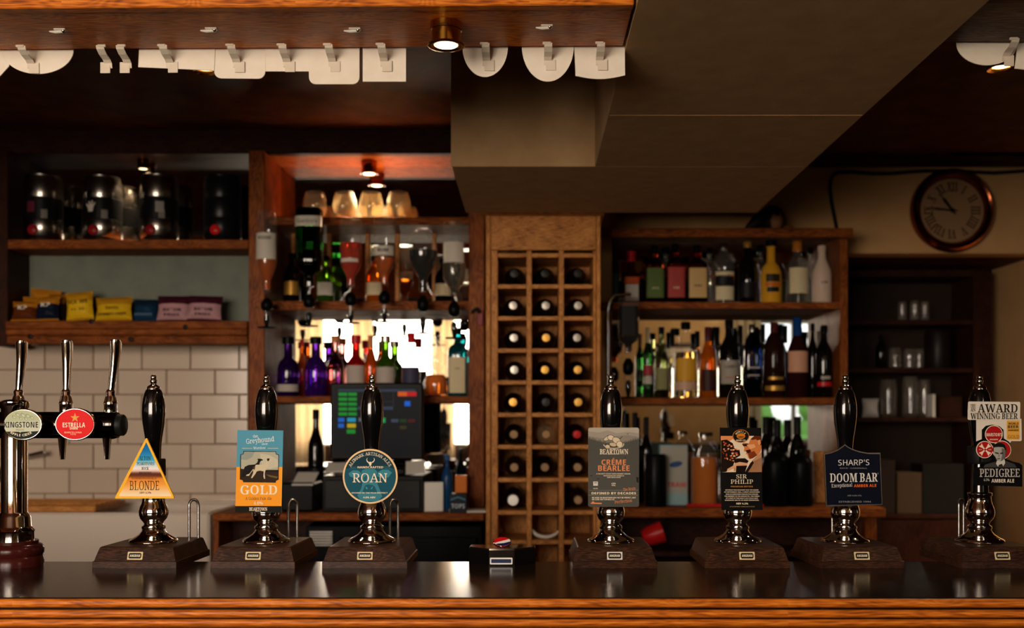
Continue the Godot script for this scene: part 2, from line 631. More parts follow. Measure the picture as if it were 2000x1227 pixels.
# ---------------------------------------------------------------- the room
func build_room() -> void:
	structure("floor", "dark brown floor of the pub on both sides of the bar", "floor", span(-3.4, 4.0, -0.1, 0.0, 1.75, -5.6), M.floor)
	structure("ceiling", "dark brown varnished ceiling above the back bar", "ceiling", span(-3.4, 4.0, CEIL, CEIL + 0.12, 1.75, -5.6), M.ceiling)
	# the dropped part of the ceiling: one long bay that widens towards the back bar
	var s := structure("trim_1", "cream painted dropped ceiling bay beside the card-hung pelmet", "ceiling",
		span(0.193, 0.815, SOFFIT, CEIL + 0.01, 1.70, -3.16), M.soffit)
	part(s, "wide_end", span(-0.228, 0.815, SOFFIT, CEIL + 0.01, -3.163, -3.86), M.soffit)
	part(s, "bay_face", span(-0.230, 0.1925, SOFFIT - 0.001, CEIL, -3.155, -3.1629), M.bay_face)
	part(s, "board_joint", span(0.196, 0.812, SOFFIT - 0.0012, SOFFIT + 0.004, -2.625, -2.629), M.soffit)
	# back wall behind tiles and shelves, bulkhead and recess
	structure("wall_back", "cream wall behind the tiles and bottle shelves", "wall", span(-3.4, 0.35, 0, CEIL, -4.56, -4.92), M.cream)
	structure("wall_return", "cream wall behind the corner bottle shelves", "wall", span(0.35, 1.36, 0, CEIL, -4.80, -4.92), M.cream)
	structure("wall_over_recess", "cream bulkhead wall carrying the copper clock", "wall", span(1.36, 4.0, up_at(495, 4.80), CEIL, -4.80, -4.92), M.cream)
	structure("wall_recess_back", "dim cream wall at the back of the recess", "wall", span(1.2, 4.0, 0, CEIL, -5.451, -5.55), M.cream)
	structure("wall_recess_side", "cream side wall of the recess under the clock", "wall", span(2.30, 4.0, 0, up_at(495, 4.80), -4.92, -5.45), M.cream)
	structure("trim_4", "dark brown ceiling of the recess beneath the bulkhead", "ceiling", span(1.24, 4.0, up_at(495, 4.80) + 0.0005, CEIL, -4.921, -5.45), M.ceiling)
	structure("wall_recess_end", "plain wall closing the recess behind the shelves", "wall", span(1.24, 1.34, 0, CEIL, -4.92, -5.45), M.cream)
	structure("wall_left", "plain brown side wall of the pub", "wall", span(-3.4, -3.3, 0, CEIL, 1.7, -4.7), M.wainscot)
	structure("wall_right", "plain brown end wall beyond the bar", "wall", span(3.9, 4.0, 0, CEIL, 1.7, -4.9), M.wainscot)
	# a dark moulding under the ceiling on the bulkhead
	structure("trim_2", "dark wooden cornice moulding above the copper clock", "cornice",
		MB.new().extrude(pts2([4.80, up_at(327, 4.80), 4.76, up_at(325, 4.76), 4.74, up_at(318, 4.74), 4.70, up_at(312, 4.70), 4.67, up_at(296, 4.67), 4.62, up_at(288, 4.62), 4.62, CEIL, 4.80, CEIL]), 0.95, 3.95), M.dark_shelf)
	# the window wall behind the lens
	var z0 := 1.60
	var w := structure("wall_front", "cream wall of the drinking side with two windows", "wall", span(-3.4, 4.0, 0, 1.12, z0, z0 + 0.14), M.wainscot)
	part(w, "wall_head", span(-3.4, 4.0, 2.42, CEIL, z0, z0 + 0.14), M.outer_wall)
	part(w, "wall_pier", span(-3.4, -2.95, 1.12, 2.42, z0, z0 + 0.14), M.outer_wall)
	part(w, "wall_pier", span(-0.35, 2.18, 1.12, 2.42, z0, z0 + 0.14), M.outer_wall)
	part(w, "wall_pier", span(3.32, 4.0, 1.12, 2.42, z0, z0 + 0.14), M.outer_wall)
	var k := 1
	for b in [[-2.95, -0.35, 4], [2.18, 3.32, 2]]:
		var fr := MB.new()
		fr.box(Vector3((b[0] + b[1]) / 2, 1.145, z0 + 0.08), Vector3(b[1] - b[0], 0.05, 0.06), 0.006)
		fr.box(Vector3((b[0] + b[1]) / 2, 2.395, z0 + 0.08), Vector3(b[1] - b[0], 0.05, 0.06), 0.006)
		for i in b[2] + 1:
			fr.box(Vector3(lerpf(b[0] + 0.025, b[1] - 0.025, float(i) / b[2]), 1.77, z0 + 0.08), Vector3(0.05, 1.2, 0.06), 0.006)
		var o := structure("window_%d" % k, ["wide window with white frame behind the drinkers", "narrow window with white frame by the end wall"][k - 1], "window", fr, M.frame_white)
		for i in b[2]:
			var xa := lerpf(b[0] + 0.025, b[1] - 0.025, float(i) / b[2]) + 0.02
			var xb := lerpf(b[0] + 0.025, b[1] - 0.025, float(i + 1) / b[2]) - 0.02
			part(o, "pane", span(xa, xb, 1.17, 2.37, z0 + 0.078, z0 + 0.083), M.pane)
		k += 1
	# gathered curtains
	var kk := 0
	for c in [[-3.05, -2.62], [-2.30, -1.98], [-1.72, -1.50], [-0.95, -0.72], [-0.52, -0.22], [2.02, 2.36], [3.12, 3.44]]:
		var o := []
		var segs := 40
		for i in segs + 1:
			var f := float(i) / segs
			o.append(Vector2(lerpf(c[0], c[1], f), 0.02 * sin(f * (c[1] - c[0]) * 70.0)))
		for i in segs + 1:
			var q: Vector2 = o[segs - i]
			o.append(q + Vector2(0, 0.004))
		var up := Transform3D(Basis(Vector3(1, 0, 0), Vector3(0, 0, 1), Vector3(0, -1, 0)), Vector3(0, 2.45, 1.42))
		single("curtain", "pale gathered curtain hanging beside a pub window", "curtain", MB.new().plate(o, 1.6, up), M.curtain, "curtains of the drinking side")
		kk += 1
	structure("ground", "sunlit green lawn outside the windows", "ground", span(-14, 14, -0.2, -0.12, 1.75, 22.0), M.lawn)
	var hedge := MB.new()
	for i in 150:
		hedge.ball(Vector3(rng.randf_range(1.2, 8.0), rng.randf_range(0.0, 1.55), 6.0 + rng.randf_range(-0.25, 0.25)), rng.randf_range(0.16, 0.30), 8, 5)
	var hd := single("garden_hedge", "bright green garden hedge outside the narrow window", "hedge", hedge, M.lawn)
	hd.set_meta("kind", "stuff")
	# a framed picture on the pier between the windows, seen only in the mirror
	var pic := thing("picture_frame", "dark framed picture on the wall between the windows", "picture", Vector3(1.48, 1.98, z0 - 0.02))
	part(pic, "frame", MB.new().plate(rounded(0.52, 0.36, 0.01), 0.03, Transform3D(Basis(Vector3.UP, PI), Vector3(0, 0, 0.018))), M.dark_shelf)
	part(pic, "print", MB.new().box(Vector3(0, 0, -0.013), Vector3(0.42, 0.26, 0.004)), M.paper)

func build_counter() -> void:
	var t := thing("bar_counter", "dark varnished bar counter with moulded orange oak edge", "bar counter")
	var front := 1.745
	var k := front / F
	# the nosing: three oak mouldings with grooves between them
	var prof := [Vector2(front + 0.09, COUNTER - 0.0005), Vector2(front + 0.012, COUNTER - 0.0005)]
	var bands := [[0.0, 17.0], [21.0, 37.0], [39.5, 54.0]]
	for b in bands:
		for i in 7:
			var a := -PI / 2 + PI * i / 6.0
			prof.append(Vector2(front + 0.007 - cos(a) * 0.006, COUNTER - 0.002 - (b[0] + (b[1] - b[0]) * (0.5 + 0.5 * sin(a))) * k))
		prof.append(Vector2(front + 0.013, COUNTER - 0.002 - (b[1] + 0.6) * k))
		prof.append(Vector2(front + 0.013, COUNTER - 0.002 - (b[1] + 2.0) * k))
	prof.append(Vector2(front + 0.03, COUNTER - 0.056))
	prof.append(Vector2(front + 0.09, COUNTER - 0.056))
	part(t, "edge_moulding", MB.new().extrude(prof, -2.9, 3.2), M.oak)
	part(t, "counter_top", span(-2.9, 3.2, COUNTER - 0.045, COUNTER, -front - 0.006, -2.20, 0.003), M.counter)
	part(t, "front_panel", span(-2.9, 3.2, 0.0, COUNTER - 0.05, -front - 0.08, -front - 0.11), M.dark_shelf)
	part(t, "back_panel", span(-2.9, 3.2, 0.0, COUNTER - 0.05, -2.12, -2.14), M.dark_shelf)

const CARD_D := 2.165

func card_outline(kind: String, x0: float, y0: float, x1: float, y1: float) -> Array:
	var w := (x1 - x0) * CARD_D / F
	var h := (y1 - y0) * CARD_D / F
	var top := h / 2 + 0.022
	var o := []
	match kind:
		"half":   # flat top, round below
			o = [Vector2(w / 2, top)]
			for i in 25: o.append(Vector2(cos(PI * i / 24) * w / 2, h / 2 - sin(PI * i / 24) * h))
			o.append(Vector2(-w / 2, top))
		"soft":
			var r := 0.014
			o = [Vector2(-w / 2, top)]
			for i in 6: o.append(Vector2(-w / 2 + r - cos(PI / 2 * i / 5) * r, -h / 2 + r - sin(PI / 2 * i / 5) * r))
			for i in 6: o.append(Vector2(w / 2 - r + sin(PI / 2 * i / 5) * r, -h / 2 + r - cos(PI / 2 * i / 5) * r))
			o.append(Vector2(w / 2, top))
		"bowed":
			o = [Vector2(-w / 2, top)]
			for i in 13: o.append(Vector2(-w / 2 + 0.003 + (w - 0.003) * i / 12.0, -h / 2 + 0.007 - sin(PI * i / 12) * 0.007))
			o.append(Vector2(w / 2, top))
		_:
			o = [Vector2(-w / 2, -h / 2), Vector2(w / 2, -h / 2), Vector2(w / 2, top), Vector2(-w / 2, top)]
	return o

func hook_shape(flip := 1.0) -> MB:   # the bent plastic strip that holds a pump clip
	var m := MB.new()
	var path := [Vector2(0.044, 0.0125), Vector2(0.043, 0.0075), Vector2(0.030, 0.001), Vector2(0.012, -0.003), Vector2(0.003, -0.008), Vector2(0.001, -0.017)]   # (towards the drinker, y)
	var hw := 0.0078
	var o := []
	for q in path: o.append(q)
	for i in path.size(): o.append(path[path.size() - 1 - i] + Vector2(-0.0012, -0.0018))
	m.plate(o, hw * 2, Transform3D(Basis(Vector3(0, 0, 1), Vector3(0, 1, 0), Vector3(-1, 0, 0)), Vector3(hw, 0, 0)))
	m.box(Vector3(-0.003 * flip, 0.0118, 0.0425), Vector3(0.0165, 0.005, 0.005), 0.001)
	m.box(Vector3(0.006 * flip, -0.018, 0.0012), Vector3(0.020, 0.022, 0.0022), 0.0006)
	return m

func hook_y(x: float) -> float:   # hooks hang just under the pelmet
	return SOFFIT - 0.0155 + (0.012 if x > 0.5 else 0.004 - (0.19 - x) * 0.0058)

func build_pelmet() -> void:
	var y := SOFFIT
	var slope := Transform3D(Basis(Vector3(0, 0, 1), 0.0055), Vector3.ZERO)
	var p := thing("pelmet", "long oak bar pelmet hung with white cards and a brass downlight", "pelmet")
	# the whole pelmet dips a little towards its far end
	var dip := Transform3D(Basis(Vector3(0, 0, 1), 0.0058), Vector3(0.19, y, 0) - Basis(Vector3(0, 0, 1), 0.0058) * Vector3(0.19, y, 0))
	part(p, "front_board", span(-3.2, 0.188, y + 0.0015, y + 0.40, -1.93, -1.955, 0.002), M.oak, dip)
	part(p, "underside", span(-3.2, 0.187, y + 0.004, y + 0.022, -1.955, -2.15, 0.001), M.oak, dip)
	part(p, "back_board", span(-3.2, 0.187, y + 0.022, y + 0.40, -2.13, -2.15), M.oak, dip)
	var q := thing("pelmet", "short oak pelmet coloured dark for shade on the clock side of the dropped ceiling", "pelmet")
	part(q, "front_board", span(0.816, 3.4, y + 0.012, y + 0.40, -1.95, -1.97), M.dark_shelf)  # dark wood stands in for shaded oak on all three boards
	part(q, "underside", span(0.816, 3.4, y + 0.012, y + 0.03, -1.97, -2.15), M.shaded_oak)
	part(q, "back_board", span(0.816, 3.4, y + 0.03, y + 0.40, -2.13, -2.15), M.shaded_oak)
	# the cards: backs of spare pump clips
	var g := "spare pump clips hung along the pelmet"
	var cards := [
		["tri", -70, 96, 17, 150, 0.0, -1.0, "white card with a slanting lower edge at the pelmet's far end"],
		["half", 3, 97, 143, 144, 0.0, 0.42, "wide white half round card beside the slanting card"],
		["rect", 270, 96, 419, 134, -0.045, 0.42, "long white oblong card hanging crooked from the pelmet"],
		["soft", 418, 97, 518, 153, -0.01, 0.45, "white card with rounded corners beside the crooked oblong card"],
		["rect", 518, 95, 604, 139, 0.0, 0.5, "short white square-cornered card between two round-cornered cards"],
		["soft", 603, 94, 702, 164, 0.0, 0.47, "largest white card with rounded lower corners on the pelmet"],
		["rect", 708, 93, 793, 159, 0.0, 0.5, "white square-cornered card hanging alone near the brass downlight"],
		["half", 903, 90, 992, 150, 0.0, 0.53, "narrow white tongue shaped card next to the brass downlight"],
		["half", 1019, 88, 1121, 159, 0.0, 0.5, "broad white tongue shaped card next to the bowed card"],
		["bowed", 1121, 87, 1221, 154, 0.01, 0.5, "white card with bowed lower edge at the dropped ceiling"],
		["half", 1869, 84, 1988, 127, 0.0, 0.8, "white half round card on the short dark pelmet"],
		["rect", 1986, 80, 2080, 139, -0.12, 0.5, "white slanting card at the end of the short dark pelmet"],
	]
	var faces := ["1c2c44", "5a1c1c", "1f3a2a", "6b4a1c", "26202c"].map(func(s): return mat(hexc(s), 0.5))
	var i := 0
	for c in cards:
		var mid: Vector3 = at((c[1] + c[3]) / 2.0, (c[2] + c[4]) / 2.0, CARD_D - 0.001 * (i % 3))
		var o := thing("spare_pump_clip", c[7], "pump clip", mid, g)
		var out: Array = card_outline(c[0], c[1], c[2], c[3], c[4])
		if c[0] == "tri": out = [Vector2(-0.045, 0.05), Vector2(0.045, 0.05), Vector2(0.045, -0.006), Vector2(0.0, -0.055), Vector2(-0.045, -0.055)]
		part(o, "card", MB.new().plate(out, 0.0028, Transform3D(Basis(Vector3(0, 0, 1), c[5]), Vector3(0, 0, -0.004)), 0.0006), M.card)
		var lo: Vector2 = out[0]
		part(o, "printed_face", MB.new().plate(out.map(func(q): return q * 0.97), 0.0006, Transform3D(Basis(Vector3(0, 0, 1), c[5]), Vector3(0, 0, -0.0048))), faces[i % faces.size()])
		if c[6] >= 0.0:
			var hx: float = lerpf(c[1], c[3], c[6])
			var hp: Vector3 = at(hx, 98.0, CARD_D) - mid
			hp.y = hook_y(mid.x + hp.x) - mid.y
			part(o, "hook", hook_shape(), M.card_edge, Transform3D(Basis(), hp + Vector3(0, 0, 0.0005)))
		i += 1
	for e in [[212, "half round card"], [250, "crooked oblong card"]]:
		single("empty_clip_hook", "bare white plastic clip hook next to the " + e[1], "hook", hook_shape(-1.0), M.card_edge, "bare hooks between the cards", Transform3D(Basis(), Vector3(along(e[0], CARD_D), hook_y(along(e[0], CARD_D)), -CARD_D)))
	# little steel latches screwed to the underside
	for e in [[115, 55, "wide half round card"], [410, 55, "crooked oblong card"], [690, 57, "largest card"], [1065, 53, "broad tongue shaped card"]]:
		var hgt := (y - EYE)
		var d: float = hgt * F / (CY - e[1])
		var lx := along(e[0], d)
		var ly: float = y + 0.004 + (lx - 0.19) * 0.0058
		var o := thing("steel_latch", "small steel latch under the oak pelmet above the " + e[2], "latch", Vector3(lx, ly, -d), "steel latches under the pelmet")
		part(o, "plate", MB.new().box(Vector3(0.003, -0.001, 0), Vector3(0.022, 0.003, 0.012), 0.0005), mat(hexc("d8d0c4"), 0.3))
		part(o, "tongue", MB.new().tube([Vector3(-0.018, -0.004, 0), Vector3(-0.006, -0.005, 0), Vector3(0.008, -0.004, 0)], [0.0015, 0.0032, 0.003], 8), mat(hexc("d8d0c4"), 0.3))
		part(o, "screw", MB.new().ball(Vector3(0.009, -0.003, 0.001), 0.004, 10, 6), M.chrome)
	downlight(Vector3(along(871, 2.02), SOFFIT + 0.0012, -2.02), 0.035, 0.044, "brass cylinder downlight on the underside of the oak pelmet", 0.22, M.brass, 22.0, true)
	downlight(Vector3(along(400, 2.9), CEIL, -2.9), 0.032, 0.212, "brass downlight half hidden behind the crooked oblong card", 0.22, M.brass, 4.0, true)

func downlight(top: Vector3, r: float, h: float, label: String, energy: float, metal: Material, glow: float, lit: bool) -> void:
	var o := thing("downlight", label, "downlight", top)
	part(o, "body", MB.new().lathe([Vector2(0.0, 0.0), Vector2(r * 0.86, 0.0), Vector2(r * 0.86, -h * 0.32), Vector2(r * 0.80, -h * 0.34), Vector2(r * 0.80, -h * 0.88), Vector2(r * 0.98, -h * 0.92), Vector2(r, -h * 0.97), Vector2(r * 0.96, -h), Vector2(r * 0.70, -h * 0.985), Vector2(r * 0.62, -h * 0.93), Vector2(r * 0.62, -h * 0.9), Vector2(0, -h * 0.9)], 40), metal)
	part(o, "lamp_lens", MB.new().lathe([Vector2(0, -h * 0.965), Vector2(r * 0.6, -h * 0.955), Vector2(r * 0.6, -h * 0.91), Vector2(0, -h * 0.905)], 32), glowing(Color(1.0, 0.86, 0.66), glow))
	if lit:
		var s := SpotLight3D.new()
		s.name = "spot"
		s.light_color = Color(1.0, 0.89, 0.74)
		s.light_energy = energy
		s.spot_angle = 58.0
		s.spot_angle_attenuation = 0.8
		s.spot_range = 8.0
		s.spot_attenuation = 2.0
		s.light_size = r * 0.5
		s.shadow_enabled = true
		s.position = Vector3(0, -h - 0.004, 0)
		s.rotation.x = -PI / 2
		o.add_child(s)

# ---------------------------------------------------------------- back bar furniture
const LEFT_D := 4.20
const MID_D := 4.26
const MID_MIRROR := 4.48
const RIGHT_D := 4.50
const RIGHT_MIRROR := 4.765
const WORK_D := 3.95

var keg_y := 0.0
var crisp_y := 0.0
var glass_y := 0.0
var mid_y := 0.0
var low_y := 0.0
var work_y := 0.0
var r_top_y := 0.0
var r_mid_y := 0.0
var r_low_y := 0.0
var r_work_y := 0.0

func build_shelving() -> void:
	keg_y = up_at(468, LEFT_D); crisp_y = up_at(627, 4.18)
	glass_y = up_at(424, MID_D); mid_y = up_at(588, MID_D); low_y = up_at(774, MID_D); work_y = up_at(1003, WORK_D)
	r_top_y = up_at(445, 4.42); r_mid_y = up_at(590, RIGHT_D); r_low_y = up_at(777, RIGHT_D); r_work_y = up_at(992, 4.35)
	var head_y := up_at(300, 4.25)
	# ---- the long header under the ceiling
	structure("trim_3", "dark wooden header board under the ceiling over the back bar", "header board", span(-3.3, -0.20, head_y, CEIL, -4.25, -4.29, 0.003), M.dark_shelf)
	# ---- shelf unit with kegs and snacks
	var u := thing("snack_shelf_unit", "dark wooden wall shelves holding mini kegs and snack packets", "shelf unit")
	var xl := along(15, LEFT_D)
	var xm := along(485, LEFT_D)
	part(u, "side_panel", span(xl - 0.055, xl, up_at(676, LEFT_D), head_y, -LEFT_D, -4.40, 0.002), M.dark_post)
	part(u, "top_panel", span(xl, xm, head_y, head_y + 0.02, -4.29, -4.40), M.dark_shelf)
	part(u, "keg_shelf", span(xl, xm, up_at(486, LEFT_D), keg_y, -LEFT_D, -4.385, 0.002), M.shelf)
	part(u, "snack_shelf", span(xl, xm, crisp_y - 0.03, crisp_y, -4.18, -4.385, 0.003), M.shelf)
	part(u, "snack_shelf_lip", span(xl, xm, up_at(655, 4.18), crisp_y - 0.0305, -4.18, -4.205, 0.004), M.shelf)
	part(u, "lower_rail", span(xl, xm, up_at(672, 4.19), up_at(656, 4.19), -4.19, -4.22, 0.003), M.shelf)
	part(u, "back_panel", span(xl, xm, crisp_y, up_at(486, LEFT_D), -4.385, -4.40), M.green_panel)
	part(u, "mirror", span(xl, xm, keg_y, head_y, -4.385, -4.40), M.mirror)
	for q in [[712, 634], [232 * 0.25, 657], [362, 639], [178, 628], [255, 663]]:
		part(u, "wood_knot", MB.new().lathe([Vector2(0.0, 0.0004), Vector2(0.009, 0.0002), Vector2(0.010, -0.001)], 14, Transform3D(Basis(Vector3(1, 0, 0), PI / 2), at(q[0], q[1], 4.179))), M.ink) if q[0] < 485 else null
	# ---- centre unit
	var c := thing("bottle_shelf_unit", "mirror backed wooden bottle shelves with optics above the till", "shelf unit")
	var x0 := along(517, LEFT_D)
	var x1 := along(915, LEFT_D)
	part(c, "side_panel", span(along(485, LEFT_D) + 0.001, x0, work_y, head_y, -LEFT_D, -4.50, 0.003), M.post)
	part(c, "side_panel", span(x1, along(946, LEFT_D), work_y, head_y, -LEFT_D, -4.50, 0.003), M.post)
	part(c, "top_panel", span(x0, x1, head_y, head_y + 0.02, -4.29, -4.50), M.rack)
	part(c, "glass_shelf", span(x0, x1, glass_y - 0.03, glass_y, -MID_D, -4.475, 0.002), M.shelf)
	part(c, "optic_shelf", span(x0, x1, mid_y - 0.036, mid_y, -MID_D, -4.475, 0.002), M.shelf)
	part(c, "bottle_shelf", span(x0, x1, low_y - 0.026, low_y, -MID_D, -4.475, 0.002), M.shelf)
	part(c, "mirror", span(x0, x1, work_y, head_y, -MID_MIRROR, -MID_MIRROR - 0.012), M.mirror)
	for px in [573, 643, 718, 776, 848]:
		part(c, "batten", span(along(px - 4, 4.47), along(px + 4, 4.47), mid_y, glass_y - 0.03, -4.466, -4.478, 0.001), M.rack_up)
	# ---- worktop of the back bar and what stands under it
	var w := thing("back_bar_worktop", "dark wooden back bar worktop under the till", "worktop")
	part(w, "top", span(along(415, WORK_D), along(945, WORK_D), work_y - 0.028, work_y, -WORK_D, -4.475, 0.004), M.shelf)
	part(w, "end_panel", span(along(415, WORK_D), along(425, WORK_D), 0, work_y - 0.028, -WORK_D - 0.01, -4.46), M.post)
	part(w, "plinth_board", span(along(425, WORK_D), along(590, WORK_D), 0, work_y - 0.03, -WORK_D - 0.20, -WORK_D - 0.22), M.dark_shelf)
	var f := thing("bottle_cooler", "black bottle cooler with louvred vent below the worktop", "cooler")
	part(f, "cabinet", span(along(592, WORK_D), along(940, WORK_D), 0.0, work_y - 0.05, -WORK_D - 0.05, -4.45, 0.004), M.plastic_black)
	for i in 6:
		part(f, "louvre", span(along(600, WORK_D), along(646, WORK_D), work_y - 0.075 - i * 0.010, work_y - 0.069 - i * 0.010, -WORK_D - 0.035, -WORK_D - 0.052, 0.001), M.steel)
	part(f, "door", span(along(660, WORK_D), along(930, WORK_D), 0.08, work_y - 0.09, -WORK_D - 0.03, -WORK_D - 0.049, 0.003), M.plastic_black)
	# ---- corner unit
	var r := thing("corner_shelf_unit", "mirror backed corner shelves of spirits under a projecting cornice", "shelf unit")
	var rx0 := along(1172, RIGHT_D)
	var rx1 := along(1641, RIGHT_D)
	part(r, "cornice", span(along(1172, 4.42), along(1667, 4.42), up_at(463, 4.42), r_top_y, -4.42, -4.445, 0.004), M.shelf)
	part(r, "top_board", span(along(1172, 4.42), along(1662, 4.42), r_top_y - 0.012, r_top_y - 0.001, -4.4455, -4.79), M.shelf)
	part(r, "side_panel", span(rx1, along(1656, RIGHT_D), r_work_y, r_top_y - 0.0125, -RIGHT_D, -4.79, 0.002), M.post)
	part(r, "side_panel", span(rx0 - 0.03, rx0, r_work_y, r_top_y - 0.0125, -RIGHT_D, -4.79, 0.002), M.post)
	part(r, "upper_shelf", span(rx0, rx1, r_mid_y - 0.028, r_mid_y, -RIGHT_D, -4.76, 0.002), M.shelf)
	part(r, "lower_shelf", span(rx0, rx1, r_low_y - 0.028, r_low_y, -RIGHT_D, -4.76, 0.002), M.shelf)
	part(r, "mirror", span(rx0, rx1, r_work_y, r_top_y - 0.0125, -RIGHT_MIRROR, -RIGHT_MIRROR - 0.012), M.mirror)
	var rw := thing("corner_worktop", "wooden worktop on square legs under the spirit shelves", "worktop")
	part(rw, "top", span(along(1175, 4.35), along(1730, 4.35), r_work_y - 0.04, r_work_y, -4.35, -4.79, 0.004), M.shelf)
	for q in [[1690, 4.38], [1182, 4.38]]:
		part(rw, "leg", span(along(q[0], q[1]), along(q[0] + 22, q[1]), 0, r_work_y - 0.04, -q[1], -q[1] - 0.05, 0.003), M.post)
	part(rw, "low_shelf", span(along(1210, 4.4), along(1686, 4.4), up_at(1078, 4.4) - 0.02, up_at(1078, 4.4), -4.40, -4.655, 0.002), M.dark_shelf)
	part(rw, "back_rail", span(along(1190, 4.6), along(1730, 4.6), 0.10, r_work_y - 0.06, -4.66, -4.68), M.dark_shelf)

func build_wine_rack() -> void:
	var d := 3.95
	var deep := 0.28
	var t := thing("wine_rack", "tall oak wine rack with three columns of square cells", "wine rack")
	var ys := [498.0, 559.0, 621.5, 684.5, 747.0, 810.5, 873.5, 938.0, 1002.0, 1060.0, 1122.0]
	var top := up_at(421, d)
	var base := 0.0
	var xs := [972.0, 1033.5, 1096.5, 1159.0]
	part(t, "stile", span(along(949, d), along(958, d), base, top, -d, -d - deep, 0.002), M.rack_up)
	part(t, "stile", span(along(1165, d), along(1173, d), base, top, -d, -d - deep, 0.002), M.rack_up)
	part(t, "inner_stile", span(along(958.5, d), along(972, d), base, up_at(488, d), -d - 0.012, -d - deep, 0.002), M.rack_up)
	part(t, "inner_stile", span(along(1159, d), along(1164.5, d), base, up_at(488, d), -d - 0.012, -d - deep, 0.002), M.rack_up)
	part(t, "header", span(along(958.5, d), along(1164.5, d), up_at(488, d), top, -d - 0.004, -d - 0.03, 0.002), M.rack)
	part(t, "top_board", span(along(942, d), along(1180, d), top + 0.0005, top + 0.012, -d + 0.02, -d - deep, 0.002), M.rack)
	part(t, "back_panel", span(along(958.5, d), along(1164.5, d), base, up_at(488, d), -d - deep + 0.012, -d - deep), M.rack_up)
	for i in [1, 2]:
		part(t, "divider", span(along(xs[i] - 5, d), along(xs[i] + 5, d), base, up_at(488, d), -d - 0.014, -d - deep + 0.012, 0.0015), M.rack_up)
	for row in ys.size():
		for col in 3:
			part(t, "cell_shelf", span(along(xs[col] + (5.2 if col else 0.2), d), along(xs[col + 1] - (5.2 if col < 2 else 0.2), d), up_at(ys[row] + 4, d), up_at(ys[row] - 4, d), -d - 0.010, -d - deep + 0.012, 0.0012), M.rack)
	part(t, "plinth", span(along(972.2, d), along(1158.8, d), base, up_at(1127, d), -d - 0.05, -d - 0.07), M.rack)
	# the bottles, necks towards the bar: "" empty, d dark mouth, s silver, g gold, t tan cork, r red, w wide silver foil, k black cap, c clear bottle with tan cork
	var plan := ["ddd", "sss", "sgs", "sgg", "gkg", "tcr", "ttt", "w t"]
	var caps := {"s": mat(hexc("a39d94"), 0.3, 0.8), "g": mat(hexc("d6a24e"), 0.35, 0.6), "t": mat(hexc("a98562"), 0.6), "r": mat(hexc("c81a20"), 0.3), "w": mat(hexc("c9c4bb"), 0.3, 0.7), "k": mat(hexc("2a2a2c"), 0.3), "d": mat(hexc("17130f"), 0.3), "c": mat(hexc("b08a5e"), 0.6)}
	var words := {"s": "silver", "g": "gold", "t": "tan cork", "r": "bright red", "w": "broad silver foil", "k": "black", "d": "dark", "c": "tan cork"}
	var body := mat(hexc("0d0a08"), 0.12)
	var brown := mat(hexc("1f0f09"), 0.12)
	var pale := glass(Color(0.75, 0.66, 0.5), 0.25)
	var prof := [Vector2(0, 0), Vector2(0.034, 0.0), Vector2(0.0385, 0.006), Vector2(0.0385, 0.135), Vector2(0.036, 0.155), Vector2(0.028, 0.172), Vector2(0.019, 0.188), Vector2(0.0148, 0.205), Vector2(0.0145, 0.262), Vector2(0, 0.262)]
	var shape := MB.new().lathe(prof, 28).mesh()
	var capm := MB.new().lathe([Vector2(0.0149, 0.215), Vector2(0.0152, 0.262), Vector2(0.0140, 0.2655), Vector2(0, 0.266)], 24).mesh()
	var wide := MB.new().lathe([Vector2(0.0149, 0.205), Vector2(0.0215, 0.235), Vector2(0.0215, 0.264), Vector2(0.019, 0.268), Vector2(0, 0.268)], 24).mesh()
	for row in plan.size():
		for col in 3:
			var kind: String = plan[row][col]
			if kind == " ": continue
			var shelf: float = up_at(ys[row + 1] - 4, d) + 0.0002
			var cx := along((xs[col] + xs[col + 1]) / 2.0 + [1.0, -0.5, 0.5][(row + col) % 3] * 1.5, d)
			var o := thing("wine_bottle", "%s wine bottle with %s cap, %s row of the rack, %s column" % ["clear glass" if kind == "c" else "dark", words[kind], ["top", "second", "third", "fourth", "fifth", "sixth", "seventh", "eighth"][row], ["till side", "middle", "spirits side"][col]], "wine bottle", Vector3(cx, shelf + 0.0387, -d - deep + 0.014), "%s capped wine bottles in the rack" % words[kind])
			o.rotation.x = PI / 2
			part(o, "glass_body", shape, pale if kind == "c" else (brown if (row + col) % 3 == 0 and row > 1 else body))
			part(o, "cap", wide if kind == "w" else capm, caps[kind])
	# a curved white plastic offcut lying in the empty bottom cell
	var arc := []
	for i in 13:
		var a := PI * (1.08 + 0.80 * i / 12.0)
		arc.append(Vector3(cos(a) * 0.052, 0.047 + sin(a) * 0.036, 0))
	single("plastic_offcut", "curved pale plastic strip lying in an empty rack cell", "plastic strip", MB.new().tube(arc, [0.004, 0.006, 0.007, 0.007, 0.007, 0.007, 0.007, 0.007, 0.007, 0.007, 0.006, 0.005, 0.004], 10), M.paper, "", Transform3D(Basis(), Vector3(along(1066, d), up_at(1056, d) - 0.0035, -d - 0.05)))

# ---------------------------------------------------------------- hand pumps
const PUMP_D := 2.10     # depth of the front of the pump bases
const AXIS_D := 2.20     # depth of the pump columns

